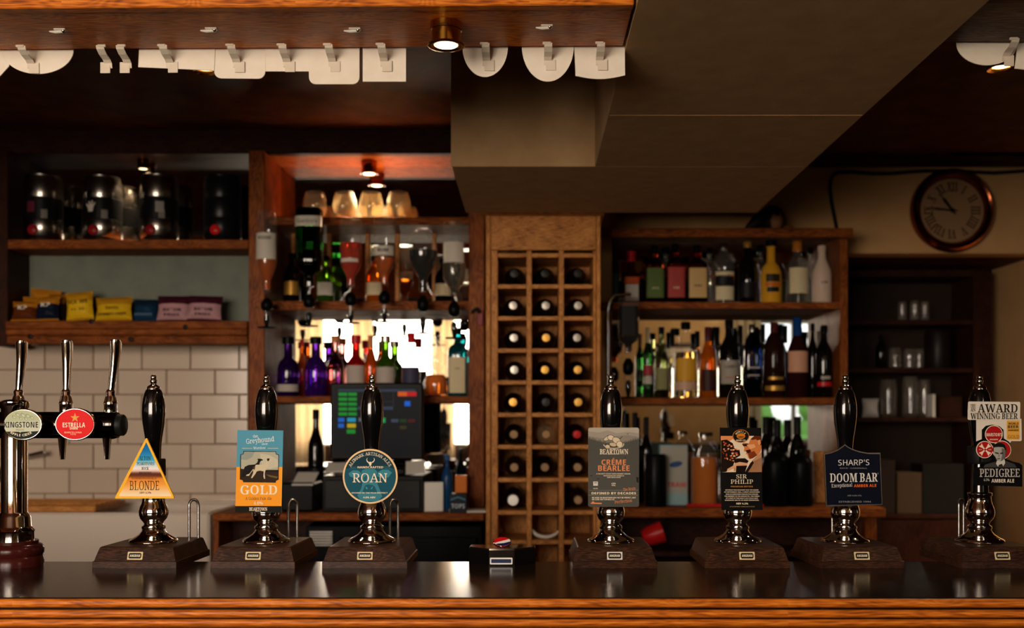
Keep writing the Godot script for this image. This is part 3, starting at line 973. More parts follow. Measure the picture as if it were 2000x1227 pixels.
func base_shape() -> MB:
	var m := MB.new()
	var h := 0.0405
	# a stepped plinth: slab, then a sloping block, then a flat top
	var rings := [[0.083, 0.0, 0.0], [0.083, 0.0125, 0.0], [0.0805, 0.0135, 0.0025], [0.0745, 0.033, 0.009], [0.0725, 0.0385, 0.011], [0.070, h, 0.0135]]   # half width, height, how far the front steps back
	var deep := 0.20
	for i in rings.size() - 1:
		var a: Array = rings[i]
		var b: Array = rings[i + 1]
		var ra := [Vector3(-a[0], a[1], -a[2]), Vector3(a[0], a[1], -a[2]), Vector3(a[0], a[1], -deep + a[2]), Vector3(-a[0], a[1], -deep + a[2])]
		var rb := [Vector3(-b[0], b[1], -b[2]), Vector3(b[0], b[1], -b[2]), Vector3(b[0], b[1], -deep + b[2]), Vector3(-b[0], b[1], -deep + b[2])]
		for e in 4:
			m.face([ra[e], ra[(e + 1) % 4], rb[(e + 1) % 4], rb[e]], Vector3(0, 0.015, -deep / 2))
		if i == 0: m.face(ra, Vector3(0, 0.015, -deep / 2))
		if i == rings.size() - 2: m.face(rb, Vector3(0, 0.015, -deep / 2))
	return m

var pump_parts := {}

func pump(called_label: String, plate_px: float, tilt: float, rod, gold: bool) -> Node3D:
	var x := along(plate_px, PUMP_D)
	var o := thing("hand_pump", called_label, "hand pump", Vector3(x, COUNTER, -PUMP_D), "hand pumps along the bar", tilt)
	if pump_parts.is_empty():
		var k := AXIS_D / F
		var col := []
		for q in [[0, 1061], [44, 1061], [46, 1059], [45.5, 1056.5], [42, 1054], [36, 1051], [28, 1046], [22.5, 1040], [21, 1036], [22.5, 1034], [22.5, 1030], [19, 1028], [17.5, 1025], [20, 1021], [25, 1015], [27.5, 1008], [28, 1001], [26, 993], [23, 986], [21.5, 980], [21, 972], [23, 970], [23, 965], [18, 963], [0, 963]]:
			col.append(Vector2(q[0] * k, (1061 - q[1]) * k))
		pump_parts.column = MB.new().lathe(col, 40).mesh()
		var han := []
		for q in [[0, 964], [16.5, 964], [16, 950], [15, 930], [14.2, 905], [14.2, 885], [15.0, 868], [16.5, 856], [18.8, 842], [20.8, 828], [22, 814], [22.2, 804], [21.6, 793], [20, 782], [17.6, 772], [14.5, 764.5], [11, 762], [0, 762]]:
			han.append(Vector2(q[0] * k, (1061 - q[1]) * k))
		pump_parts.handle = MB.new().lathe(han, 32).mesh()
		var fin := []
		for q in [[0, 764], [12.5, 764], [12.5, 759], [11, 757], [8.5, 755.5], [6, 754], [4.8, 752], [6.4, 750], [7.0, 747], [6.2, 744.5], [4.6, 743.5], [5.6, 741.5], [5.8, 739], [5.0, 736.5], [3.0, 735], [0, 734.6]]:
			fin.append(Vector2(q[0] * k, (1061 - q[1]) * k))
		pump_parts.finial = MB.new().lathe(fin, 24).mesh()
		pump_parts.base = base_shape().mesh()
	var zc := -(AXIS_D - PUMP_D)
	part(o, "wooden_base", pump_parts.base, M.walnut)
	var pl := part(o, "name_plate", MB.new().plate(rounded(0.030, 0.0155, 0.001), 0.0012), M.plate_gold if gold else M.plate_silver, Transform3D(Basis(Vector3(1, 0, 0), -0.32), Vector3(0, 0.0232, -0.0055)))
	part(pl, "plate_field", MB.new().plate(pts2([-0.0125, -0.0035, -0.0105, -0.0055, 0.0105, -0.0055, 0.0125, -0.0035, 0.0125, 0.0035, 0.0105, 0.0055, -0.0105, 0.0055, -0.0125, 0.0035]), 0.0003, Transform3D(Basis(), Vector3(0, 0, 0.0013))), M.ink)
	letters(pl, "ANGRAM", Vector3(0, 0, 0.0018), 0.0046, M.cream_ink, "bold", 0.0205)
	part(o, "chrome_column", pump_parts.column, M.chrome, Transform3D(Basis(), Vector3(0, 0.0400, zc)))
	part(o, "handle", pump_parts.handle, M.black, Transform3D(Basis(), Vector3(0, 0.0400, zc)))
	part(o, "finial", pump_parts.finial, M.chrome, Transform3D(Basis(), Vector3(0, 0.0400, zc)))
	if rod != null:
		var path := []
		for i in 4: path.append(Vector3(0, 0.0 + 0.0655 * i / 3.0, 0))
		for i in 9:
			var a := PI - PI * i / 8.0
			path.append(Vector3(0.0075 + cos(a) * 0.0075, 0.071 + sin(a) * 0.010, -0.012 * i / 8.0))
		for i in 4: path.append(Vector3(0.0155, 0.0655 - 0.0655 * i / 3.0, -0.012))
		part(o, "stop_rod", MB.new().tube(path, 0.0031, 12), M.steel, Transform3D(Basis(), Vector3(rod, 0.040, -0.168)))
	return o

# the clip plate of a pump: a printed board whose outline is given in pixels; local origin at its middle
func clip(o: Node3D, px_outline: Array, m: Material, d := 2.165, th := 0.004, turn := 0.0) -> Dictionary:
	var lo := Vector2(1e9, 1e9)
	var hi := -lo
	for q in px_outline: lo = lo.min(q); hi = hi.max(q)
	var mid := (lo + hi) / 2
	var k := d / F
	var out := []
	for q in px_outline: out.append(Vector2((q.x - mid.x) * k, (mid.y - q.y) * k))
	var world := at(mid.x, mid.y, d)
	var local: Transform3D = o.transform.affine_inverse() * Transform3D(Basis(Vector3.UP, turn), world)
	var pl := part(o, "pump_clip", MB.new().plate(out, th), m, local)
	var reach: float = (o.transform.affine_inverse() * Vector3(world.x, world.y, -d)).z + (AXIS_D - PUMP_D)
	var ring := MB.new().lathe([Vector2(0.0, -0.018), Vector2(0.0225, -0.018), Vector2(0.024, -0.016), Vector2(0.024, 0.016), Vector2(0.0225, 0.018), Vector2(0.0, 0.018)], 24)
	ring.box(Vector3(0, 0, reach / 2), Vector3(0.022, 0.03, absf(reach)), 0.002)
	part(o, "clip_bracket", ring, M.matt_black, Transform3D(Basis(), Vector3(0, maxf(world.y, up_at(940, d)) - COUNTER, -(AXIS_D - PUMP_D))))
	return {"node": pl, "mid": mid, "k": k, "z": th + 0.0004}

# lettering on a clip, placed by picture pixels: centre, capital height and width
func say(c: Dictionary, txt: String, px: float, py: float, h: float, w: float, m: Material, kind := "bold", turn := 0.0, step := 2.0) -> void:
	letters(c.node, txt, Vector3((px - c.mid.x) * c.k, (c.mid.y - py) * c.k, c.z), h * c.k, m, kind, w * c.k, Basis(Vector3(0, 0, 1), turn), step)

func sticker(c: Dictionary, called: String, outline: Array, m: Material, lift := 0.0) -> MeshInstance3D:
	var out := []
	for q in outline: out.append(Vector2((q.x - c.mid.x) * c.k, (c.mid.y - q.y) * c.k))
	return part(c.node, called, MB.new().plate(out, 0.0004, Transform3D(Basis(), Vector3(0, 0, c.z - 0.0004 + lift))), m)

func arc_text(c: Dictionary, txt: String, cx: float, cy: float, r: float, a0: float, a1: float, h: float, m: Material, kind := "bold", under := false) -> void:
	var widths := []
	var total := 0.0
	for ch in txt:
		var wd := 0.55 if ch in " I'.·" else 1.0
		widths.append(wd); total += wd
	var run := 0.0
	for i in txt.length():
		var f: float = (run + widths[i] / 2) / total
		run += widths[i]
		if txt[i] == " ": continue
		var a := deg_to_rad(lerpf(a0, a1, f))   # degrees clockwise from straight up
		var p := Vector2(cx + sin(a) * r, cy - cos(a) * r)
		letters(c.node, txt[i], Vector3((p.x - c.mid.x) * c.k, (c.mid.y - p.y) * c.k, c.z), h * c.k, m, kind, 0.0, Basis(Vector3(0, 0, 1), (PI if under else 0.0) - a), 3.0)

func shift(a: Array, ox: float, oy: float, k := 1.0) -> Array:
	var o := []
	for i in range(0, a.size(), 2): o.append(Vector2((a[i] - ox) * k, (a[i + 1] - oy) * k))
	return o

func rect_px(x0: float, y0: float, x1: float, y1: float) -> Array:
	return [Vector2(x0, y0), Vector2(x1, y0), Vector2(x1, y1), Vector2(x0, y1)]

func soft_px(x0: float, y0: float, x1: float, y1: float, r: float) -> Array:
	return rounded(x1 - x0, y1 - y0, r).map(func(q): return q + Vector2((x0 + x1) / 2, (y0 + y1) / 2))

func build_pumps() -> void:
	pump_blonde(); pump_gold(); pump_roan(); pump_creme(); pump_philip(); pump_doom(); pump_pedigree()

func pump_blonde() -> void:
	var o := pump("hand pump with a yellow edged triangular clip printed like a sunset", 262, -0.03, 0.050, true)
	var ox := 55.0
	var oy := 100.0
	var im := canvas(502, 515, hexc("f2b630"))
	var stops := [[170, "0b5fa5"], [300, "0f6cb0"], [470, "3fa5cc"], [540, "b9d7e0"], [620, "ece3e0"], [660, "d8b8a8"], [705, "5a2a1c"], [745, "6b3318"], [790, "e08428"], [900, "eda24a"], [1010, "f0c890"], [1090, "f3ddc4"]]
	for i in stops.size() - 1:
		for y in range(stops[i][0], stops[i + 1][0], 2):
			var f: float = float(y - stops[i][0]) / (stops[i + 1][0] - stops[i][0])
			var c := hexc(stops[i][1]).lerp(hexc(stops[i + 1][1]), f)
			var e := (y - 170.0) / 920.0
			dab(im, [Vector2((588 - e * 470 - ox) / 2, (y - oy) / 2), Vector2((588 + e * 430 - ox) / 2, (y - oy) / 2), Vector2((588 + e * 430 - ox) / 2, (y - oy) / 2 + 1.2), Vector2((588 - e * 470 - ox) / 2, (y - oy) / 2 + 1.2)], c)
	var s := 1.0 / 8.764
	var tri := [Vector2(588, 96), Vector2(600, 104), Vector2(1062, 1108), Vector2(1052, 1126), Vector2(60, 1130), Vector2(52, 1112), Vector2(576, 104)].map(func(q): return Vector2(220, 845) + q * s)
	var c := clip(o, tri, printed(im), 2.165)
	var q := func(txt, x, y, h, w, m, kind = "serifbold"): say(c, txt, 220 + x * s, 845 + y * s, h * s, w * s, m, kind)
	var navy := mat(hexc("12222f"), 0.5)
	q.call("ALTON", 566, 440, 66, 195, navy); q.call("PEAKSTONES", 577, 533, 46, 300, navy); q.call("ROCK", 570, 613, 46, 120, navy); q.call("BREWERY", 572, 690, 38, 215, M.ink)
	q.call("DIMMINGSDALE", 553, 780, 36, 425, mat(hexc("7a3410"), 0.5)); q.call("BLONDE", 556, 905, 150, 505, mat(hexc("2a1206"), 0.5), "serif"); q.call("ABV 4.5%", 570, 1028, 30, 205, M.ink)

func pump_gold() -> void:
	var o := pump("hand pump with a blue and orange clip picturing two hounds", 493, -0.03, 0.028, true)
	var s := 120.0 / 818.0
	var ox := 75.0
	var oy := 70.0
	var im := canvas(630, 1100, hexc("4f93ac"))
	im.fill_rect(Rect2i(0, 490, 630, 525), hexc("f09a26"))
	im.fill_rect(Rect2i(0, 1012, 630, 90), hexc("15120f"))
	var d := func(a, col): dab(im, shift(a, ox, oy), hexc(col))
	# the picture with nipped corners: sky, ground, two dogs
	d.call([182, 348, 610, 352, 614, 386, 650, 398, 645, 730, 612, 745, 606, 770, 182, 765, 172, 738, 135, 728, 142, 396, 178, 384], "1d1712")
	d.call([190, 358, 602, 360, 608, 392, 640, 404, 638, 600, 150, 600, 152, 402, 186, 390], "aaa793")
	d.call([190, 360, 330, 360, 300, 430, 220, 470, 152, 460, 152, 402, 186, 392], "8f9689")
	d.call([400, 380, 520, 400, 638, 470, 638, 560, 520, 590, 420, 520], "bdb8a2")
	d.call([150, 585, 300, 600, 500, 628, 638, 630, 636, 722, 604, 738, 598, 760, 190, 756, 180, 730, 146, 720], "2e2117")
	d.call([480, 660, 636, 690, 620, 712, 520, 690], "6b5530")
	d.call([186, 600, 200, 560, 250, 535, 330, 528, 362, 505, 375, 470, 362, 458, 380, 450, 410, 452, 440, 464, 436, 474, 412, 480, 398, 500, 390, 540, 350, 570, 320, 600, 280, 640, 200, 690, 160, 700, 168, 640], "15110e")
	d.call([328, 560, 345, 532, 420, 530, 478, 515, 492, 470, 488, 450, 502, 440, 524, 446, 530, 458, 560, 466, 556, 476, 530, 482, 512, 500, 506, 550, 492, 590, 470, 610, 462, 650, 468, 715, 456, 722, 444, 690, 448, 620, 400, 610, 360, 618, 335, 660, 298, 710, 282, 708, 310, 640, 312, 600, 280, 640, 255, 680, 218, 680, 220, 668, 262, 650, 300, 600], "c9bb9c")
	d.call([305, 560, 340, 545, 330, 600, 310, 590], "4a3524"); d.call([492, 448, 526, 446, 522, 470, 505, 488, 492, 470], "201812")
	for r in [[165, 300], [500, 640]]: im.fill_rect(Rect2i(r[0] - ox, 309 - oy, r[1] - r[0], 5), hexc("d9cfa8"))
	var outl := [Vector2(100, 70), Vector2(712, 74), Vector2(686, 1168), Vector2(70, 1160)].map(func(q): return Vector2(450, 830) + q * s)
	var c := clip(o, outl, printed(im), 2.165, 0.004, -0.02)
	var q := func(txt, x, y, h, w, m, kind = "serif", turn = 0.0): say(c, txt, 450 + x * s, 830 + y * s, h * s, w * s, m, kind, turn)
	var pale := mat(hexc("e4e6e0"), 0.5)
	q.call("the", 340, 150, 36, 62, pale, "serif", 0.12); q.call("Greyhound", 405, 212, 62, 375, pale, "serif", 0.10); q.call("inn", 465, 252, 26, 80, pale, "serif", 0.06); q.call("Warslow", 395, 306, 30, 165, pale, "serif", 0.02)
	q.call("GOLD", 386, 864, 118, 490, M.cream_ink, "serifbold"); q.call("A Golden Pale Ale", 382, 978, 36, 350, mat(hexc("4a2c10"), 0.5)); q.call("4.0%", 380, 1040, 40, 125, M.cream_ink, "serifbold")
	q.call("BEARTOWN", 378, 1120, 42, 240, M.cream_ink, "serifbold"); q.call("BREWERY", 380, 1150, 10, 80, M.cream_ink)

func pump_roan() -> void:
	var o := pump("hand pump with a round teal clip picturing a cow's head", 712, 0.0, 0.028, true)
	var s := 130.0 / 1227.0
	var ox := 95.0
	var oy := 105.0
	var im := canvas(1012, 1030, hexc("143540"))
	var d := func(a, col): dab(im, shift(a, ox, oy), hexc(col))
	d.call([95, 470, 420, 450, 800, 450, 1110, 470, 1110, 1140, 95, 1140], "164f60")
	d.call([175, 560, 260, 500, 370, 505, 430, 560, 400, 640, 280, 650, 200, 620], "3a808f")
	d.call([1030, 545, 960, 490, 840, 485, 750, 540, 740, 620, 850, 660, 960, 640], "3a808f")
	d.call([440, 500, 520, 470, 680, 470, 740, 520, 720, 640, 740, 760, 790, 880, 840, 1020, 760, 1120, 420, 1120, 350, 1000, 420, 880, 450, 760, 430, 620], "377c8b")
	d.call([500, 800, 560, 780, 640, 790, 690, 820, 740, 930, 700, 960, 600, 940, 480, 960, 450, 930], "1b5567")
	d.call([470, 640, 540, 600, 530, 700, 480, 720], "1b5567"); d.call([660, 600, 720, 640, 700, 720, 650, 700], "1b5567")
	d.call([510, 820, 550, 850, 545, 880, 520, 870], "4b93a0"); d.call([660, 815, 640, 870, 615, 880, 620, 850], "4b93a0")
	for k in 5:
		d.call([180 + k * 30, 470, 250 + k * 24, 420, 256 + k * 24, 426, 190 + k * 30, 474], "2a6474"); d.call([1040 - k * 30, 480, 950 - k * 24, 410, 944 - k * 24, 416, 1030 - k * 30, 486], "2a6474")
	# ring of cream round the edge
	var rim := canvas(8, 8, hexc("ecc793"))
	var ring_m := printed(rim)
	# horned skull
	d.call([575, 335, 600, 328, 635, 335, 630, 365, 618, 408, 588, 408, 578, 365, 560, 350, 540, 330, 528, 295, 535, 262, 552, 246, 540, 275, 546, 305, 560, 322], "ecdcc0")
	d.call([635, 335, 650, 322, 672, 305, 680, 275, 670, 246, 690, 270, 690, 300, 672, 330, 645, 352], "ecdcc0")
	var c := clip(o, oval(660 + 600 * s, 865 + 618 * s, 53.5, 53.5, 56), ring_m, 2.165)
	var face := sticker(c, "clip_print", oval(660 + 600 * s, 865 + 618 * s, 50.2, 50.2, 56), printed(im), 0.0003)
	c.z += 0.0006
	var q := func(txt, x, y, h, w, m, kind = "bold"): say(c, txt, 660 + x * s, 865 + y * s, h * s, w * s, m, kind)
	arc_text(c, "ALDWARK ARTISAN ALES", 660 + 600 * s, 865 + 618 * s, 44.2, -64, 64, 5.6, M.cream_ink, "serif")
	q.call("HANDCRAFTED", 605, 450, 36, 470, M.cream_ink); q.call("ROAN", 596, 645, 158, 640, M.cream_ink, "serif")
	q.call("BREWED IN THE PEAK DISTRICT", 592, 922, 22, 660, M.cream_ink); q.call("4.0% ABV", 585, 1005, 32, 225, M.cream_ink)

func pump_creme() -> void:
	var o := pump("hand pump with a grey round-cornered clip of misty pine hills", 1201, 0.0, null, false)
	var s := 120.0 / 841.0
	var ox := 60.0
	var oy := 72.0
	var im := canvas(700, 1092, hexc("4c4b45"))
	var d := func(a, col): dab(im, shift(a, ox, oy), hexc(col))
	d.call([60, 70, 760, 70, 760, 300, 60, 300], "a89f92")
	d.call([60, 120, 200, 140, 330, 110, 450, 150, 600, 130, 760, 150, 760, 330, 60, 330], "968d81")
	d.call([60, 190, 250, 215, 420, 190, 600, 175, 760, 200, 760, 330, 60, 330], "857d72")
	var ridge := [60, 1170]
	var rr := RandomNumberGenerator.new()
	rr.seed = 5
	var x := 60.0
	while x < 770.0:
		var low := 290.0 - 70.0 * pow(absf(x - 410.0) / 350.0, 1.6)
		ridge.append_array([x, low + 12, x + 8, low - rr.randf_range(10, 42), x + 16, low + 12])
		x += 16.0
	ridge.append_array([770, 1170])
	d.call(ridge, "4c4b45")
	for e in [[75, 735, 120, 742, 110, 726], [170, 778, 215, 782, 200, 770], [720, 750, 752, 760, 752, 835, 725, 820], [560, 470, 580, 480, 570, 490]]: d.call(e, "23221f")
	d.call([588, 148, 604, 158, 622, 146, 604, 166], "2c2a26")
	# the bear riding a barrel
	for e in [[330, 215, 62, 26, -0.5, "c9b899"], [372, 210, 44, 34, 0.3, "d4c4a6"], [450, 250, 58, 40, 0.5, "cdbd9f"], [490, 300, 40, 40, 0.0, "d4c4a6"], [400, 305, 48, 26, 0.2, "bfae90"], [325, 335, 32, 26, 0.0, "cdbd9f"]]:
		dab(im, oval(e[0] - ox, e[1] - oy, e[2] + 6, e[3] + 6, 24, e[4]), hexc("37342e"))
		dab(im, oval(e[0] - ox, e[1] - oy, e[2], e[3], 24, e[4]), hexc(e[5]))
	for k in 40:
		var a := PI * (0.95 - 1.0 * k / 40.0)
		dab(im, oval(410 + cos(a) * 138 - ox, 300 + sin(a) * 58 - oy, 8, 8, 8), hexc("b9ae98"))
	d.call([490, 225, 530, 190, 534, 194, 496, 232], "2c2a26")
	im.fill_rect(Rect2i(68 - ox, 934 - oy, 680, 4), hexc("8a8578")); im.fill_rect(Rect2i(68 - ox, 1002 - oy, 680, 4), hexc("8a8578"))
	im.fill_rect(Rect2i(128 - ox, 815 - oy, 64, 58), hexc("cfc8bc")); im.fill_rect(Rect2i(140 - ox, 828 - oy, 40, 10), hexc("6b675f"))
	d.call([86, 1122, 125, 1085, 150, 1105, 245, 1108, 245, 1126], "d98550")
	var c := clip(o, soft_px(1148.8, 835.5, 1247.8, 990, 4.0), printed(im), 2.165)
	var q := func(txt, xx, y, h, w, m, kind = "bold", turn = 0.0): say(c, txt, 1140 + xx * s, 825 + y * s, h * s, w * s, m, kind, turn)
	q.call("BEARTOWN", 412, 403, 66, 388, M.cream_ink, "serifbold"); q.call("BREWERY", 412, 434, 12, 160, M.cream_ink)
	q.call("CRÉME", 410, 535, 72, 335, M.orange_ink); q.call("BEARLEE", 410, 628, 74, 430, M.orange_ink)
	q.call("A VELVETY STOUT WITH BURNT CREAM,", 405, 706, 15, 470, M.cream_ink); q.call("MADAGASCAR VANILLA", 410, 731, 14, 280, M.cream_ink); q.call("AND MOLASSES", 410, 754, 14, 188, M.cream_ink)
	q.call("4.8%", 407, 836, 18, 58, M.cream_ink); q.call("VOL", 407, 862, 18, 56, M.cream_ink); q.call("SALTER", 160, 905, 14, 62, M.cream_ink)
	q.call("The Bruin", 622, 910, 36, 170, M.orange_ink, "serif", 0.12)
	q.call("DEFINED BY DECADES", 410, 970, 30, 605, M.cream_ink); q.call("WE HERE IN BEARTOWN MAY NOT BE PERFECT, BUT", 410, 1032, 20, 600, M.cream_ink); q.call("WE SURE ARE CAPABLE OF", 265, 1056, 18, 308, M.cream_ink)
	q.call("Perfection", 540, 1078, 40, 240, M.orange_ink, "serif", 0.10)

func pump_philip() -> void:
	var o := pump("hand pump with a black clip picturing a man in sepia", 1460, 0.0, null, true)
	var s := 105.0 / 716.0
	var ox := 72.0
	var oy := 72.0
	var im := canvas(560, 1096, hexc("100e0d"))
	var d := func(a, col): dab(im, shift(a, ox, oy), hexc(col))
	d.call([82, 182, 620, 182, 628, 662, 88, 664], "e2cdb2")
	d.call([82, 182, 300, 182, 200, 250, 85, 280], "d98a55")
	d.call([85, 240, 160, 230, 240, 280, 255, 340, 330, 380, 340, 440, 280, 480, 250, 560, 240, 600, 150, 660, 88, 664], "1d100b")
	var rr := RandomNumberGenerator.new()
	rr.seed = 3
	for k in 46:
		var bx := 100.0 + rr.randf() * 220.0
		var by := 250.0 + rr.randf() * 220.0 + (bx - 100.0) * 0.35
		dab(im, oval(bx - ox, by - oy, rr.randf_range(8, 17), rr.randf_range(7, 13), 10), hexc(["b5461c", "d98a5c", "e8b48c", "7a2c12"][k % 4]))
	# the man, head bowed towards the shrub
	d.call([360, 290, 380, 270, 450, 280, 470, 225, 520, 182, 618, 182, 622, 330, 600, 400, 560, 440, 500, 480, 460, 490, 440, 470, 430, 430, 410, 420, 420, 395, 385, 385, 392, 345, 380, 320], "c9773f")
	d.call([470, 225, 520, 182, 618, 182, 620, 300, 585, 310, 575, 250, 540, 225, 500, 235], "5a2410"); d.call([360, 292, 430, 285, 455, 300, 430, 318, 380, 318], "2a100a")
	d.call([410, 372, 470, 360, 480, 395, 440, 415, 420, 400], "3a150a"); d.call([440, 415, 520, 380, 560, 440, 500, 480, 460, 490], "7a3415"); d.call([565, 240, 600, 232, 606, 280, 590, 310, 572, 290], "dc9a63")
	d.call([420, 300, 520, 290, 540, 330, 470, 360], "e0a06c")
	d.call([560, 440, 625, 390, 628, 662, 400, 664, 470, 560, 500, 500], "b98a66")
	for k in 12: d.call([430 + k * 17, 660, 440 + k * 17, 660, 520 + k * 9, 520 - k * 5, 514 + k * 9, 520 - k * 5], "8a5c3e")
	d.call([400, 664, 470, 540, 500, 510, 515, 540, 480, 600, 440, 664], "20110b")
	d.call([255, 505, 290, 480, 400, 478, 448, 515, 430, 545, 330, 530, 268, 545], "1a0e09"); d.call([268, 545, 330, 528, 440, 545, 420, 575, 300, 585, 200, 640, 160, 655, 170, 620, 250, 575], "d9a27a")
	d.call([250, 600, 280, 600, 275, 650, 255, 650], "c98a5c"); d.call([285, 580, 430, 575, 400, 664, 280, 664], "140c08")
	# maker's oval
	dab(im, oval(346 - ox, 184 - oy, 110, 88), hexc("b06a22")); dab(im, oval(346 - ox, 184 - oy, 100, 79), hexc("15110e")); dab(im, oval(346 - ox, 184 - oy, 56, 38), hexc("c9781f")); dab(im, oval(346 - ox, 196 - oy, 44, 8), hexc("5a2c0c"))
	var c := clip(o, [Vector2(72, 72), Vector2(618, 74), Vector2(640, 1166), Vector2(96, 1168)].map(func(q): return Vector2(1395, 825) + q * s), printed(im), 2.165)
	var q := func(txt, x, y, h, w, m, kind = "bold"): say(c, txt, 1395 + x * s, 825 + y * s, h * s, w * s, m, kind)
	arc_text(c, "WINCLE", 1395 + 346 * s, 825 + 196 * s, 10.6, -62, 62, 3.2, M.cream_ink)
	q.call("BEER CO", 350, 240, 20, 120, M.cream_ink); q.call("SIR", 358, 720, 50, 140, M.cream_ink, "serif"); q.call("PHILIP", 362, 790, 52, 295, M.cream_ink, "serif")
	q.call("PREMIUM BITTER", 362, 855, 20, 295, mat(hexc("b07a3a"), 0.5))
	var lines := ["SIR PHILIP BROCKLEHURST WAS THE SQUIRE", "OF SWYTHAMLEY HALL, A GREAT ADVENTURER", "WHO ACCOMPANIED SHACKLETON ABOARD", "THE NIMROD TO THE ANTARCTIC. THE FINISH", "OF A PINT OF THIS MALTY ALE COULD HAVE", "WARRANTED ONE OF HIS GREAT EXPEDITIONS."]
	var wide := [440, 470, 430, 465, 425, 455]
	for i in 6: q.call(lines[i], 363, 902 + i * 27, 14, wide[i], M.cream_ink)
	q.call("ABV 4.2%", 365, 1081, 24, 160, M.cream_ink); q.call("ECCENTRIC ENGLISH ALES", 368, 1122, 14, 330, mat(hexc("8a7350"), 0.5))

func pump_doom() -> void:
	var o := pump("hand pump with a navy shield clip edged in silver", 1685, 0.05, -0.004, true)
	var s := 140.0 / 1227.0
	var outer := [80, 232, 120, 232, 240, 205, 350, 160, 430, 105, 472, 70, 520, 108, 600, 150, 720, 190, 860, 215, 1076, 214, 1112, 1100, 150, 1138, 118, 1138]
	var inner := [128, 246, 240, 222, 350, 178, 430, 124, 472, 92, 520, 126, 600, 168, 720, 208, 860, 234, 1066, 238, 1098, 1090, 164, 1106]
	outer = [112, 236, 240, 205, 350, 160, 430, 105, 472, 70, 520, 108, 600, 150, 720, 190, 860, 215, 1076, 214, 1112, 1100, 150, 1138]
	var to := func(a): return shift(a, -1595 / s, -860 / s, s)
	var c := clip(o, to.call(outer), M.steel, 2.168, 0.005)
	sticker(c, "shield_field", to.call(inner), mat(hexc("0a0e1c"), 0.4, 0.0, 0.2), 0.0003)
	c.z += 0.0006
	var q := func(txt, x, y, h, w, m, kind = "bold", turn = 0.0): say(c, txt, 1595 + x * s, 860 + y * s, h * s, w * s, m, kind, turn)
	var white := mat(hexc("d8d4cc"), 0.5)
	var grey := mat(hexc("7d7a78"), 0.5)
	q.call("SHARP'S", 620, 380, 92, 530, white, "sans", 0.01); q.call("ROCK · CORNWALL", 615, 478, 22, 460, grey); q.call("DOOM BAR", 620, 638, 142, 815, white, "serifbold", 0.012); q.call("®", 1032, 570, 26, 28, grey)
	q.call("Exceptional", 418, 778, 56, 355, white, "serif", 0.05); q.call("AMBER ALE", 815, 775, 48, 385, mat(hexc("e0641c"), 0.5), "bold", 0.02)
	q.call("ABV 4.0% VOL", 635, 945, 24, 245, grey); q.call("ESTABLISHED 1994", 640, 1050, 28, 550, grey)

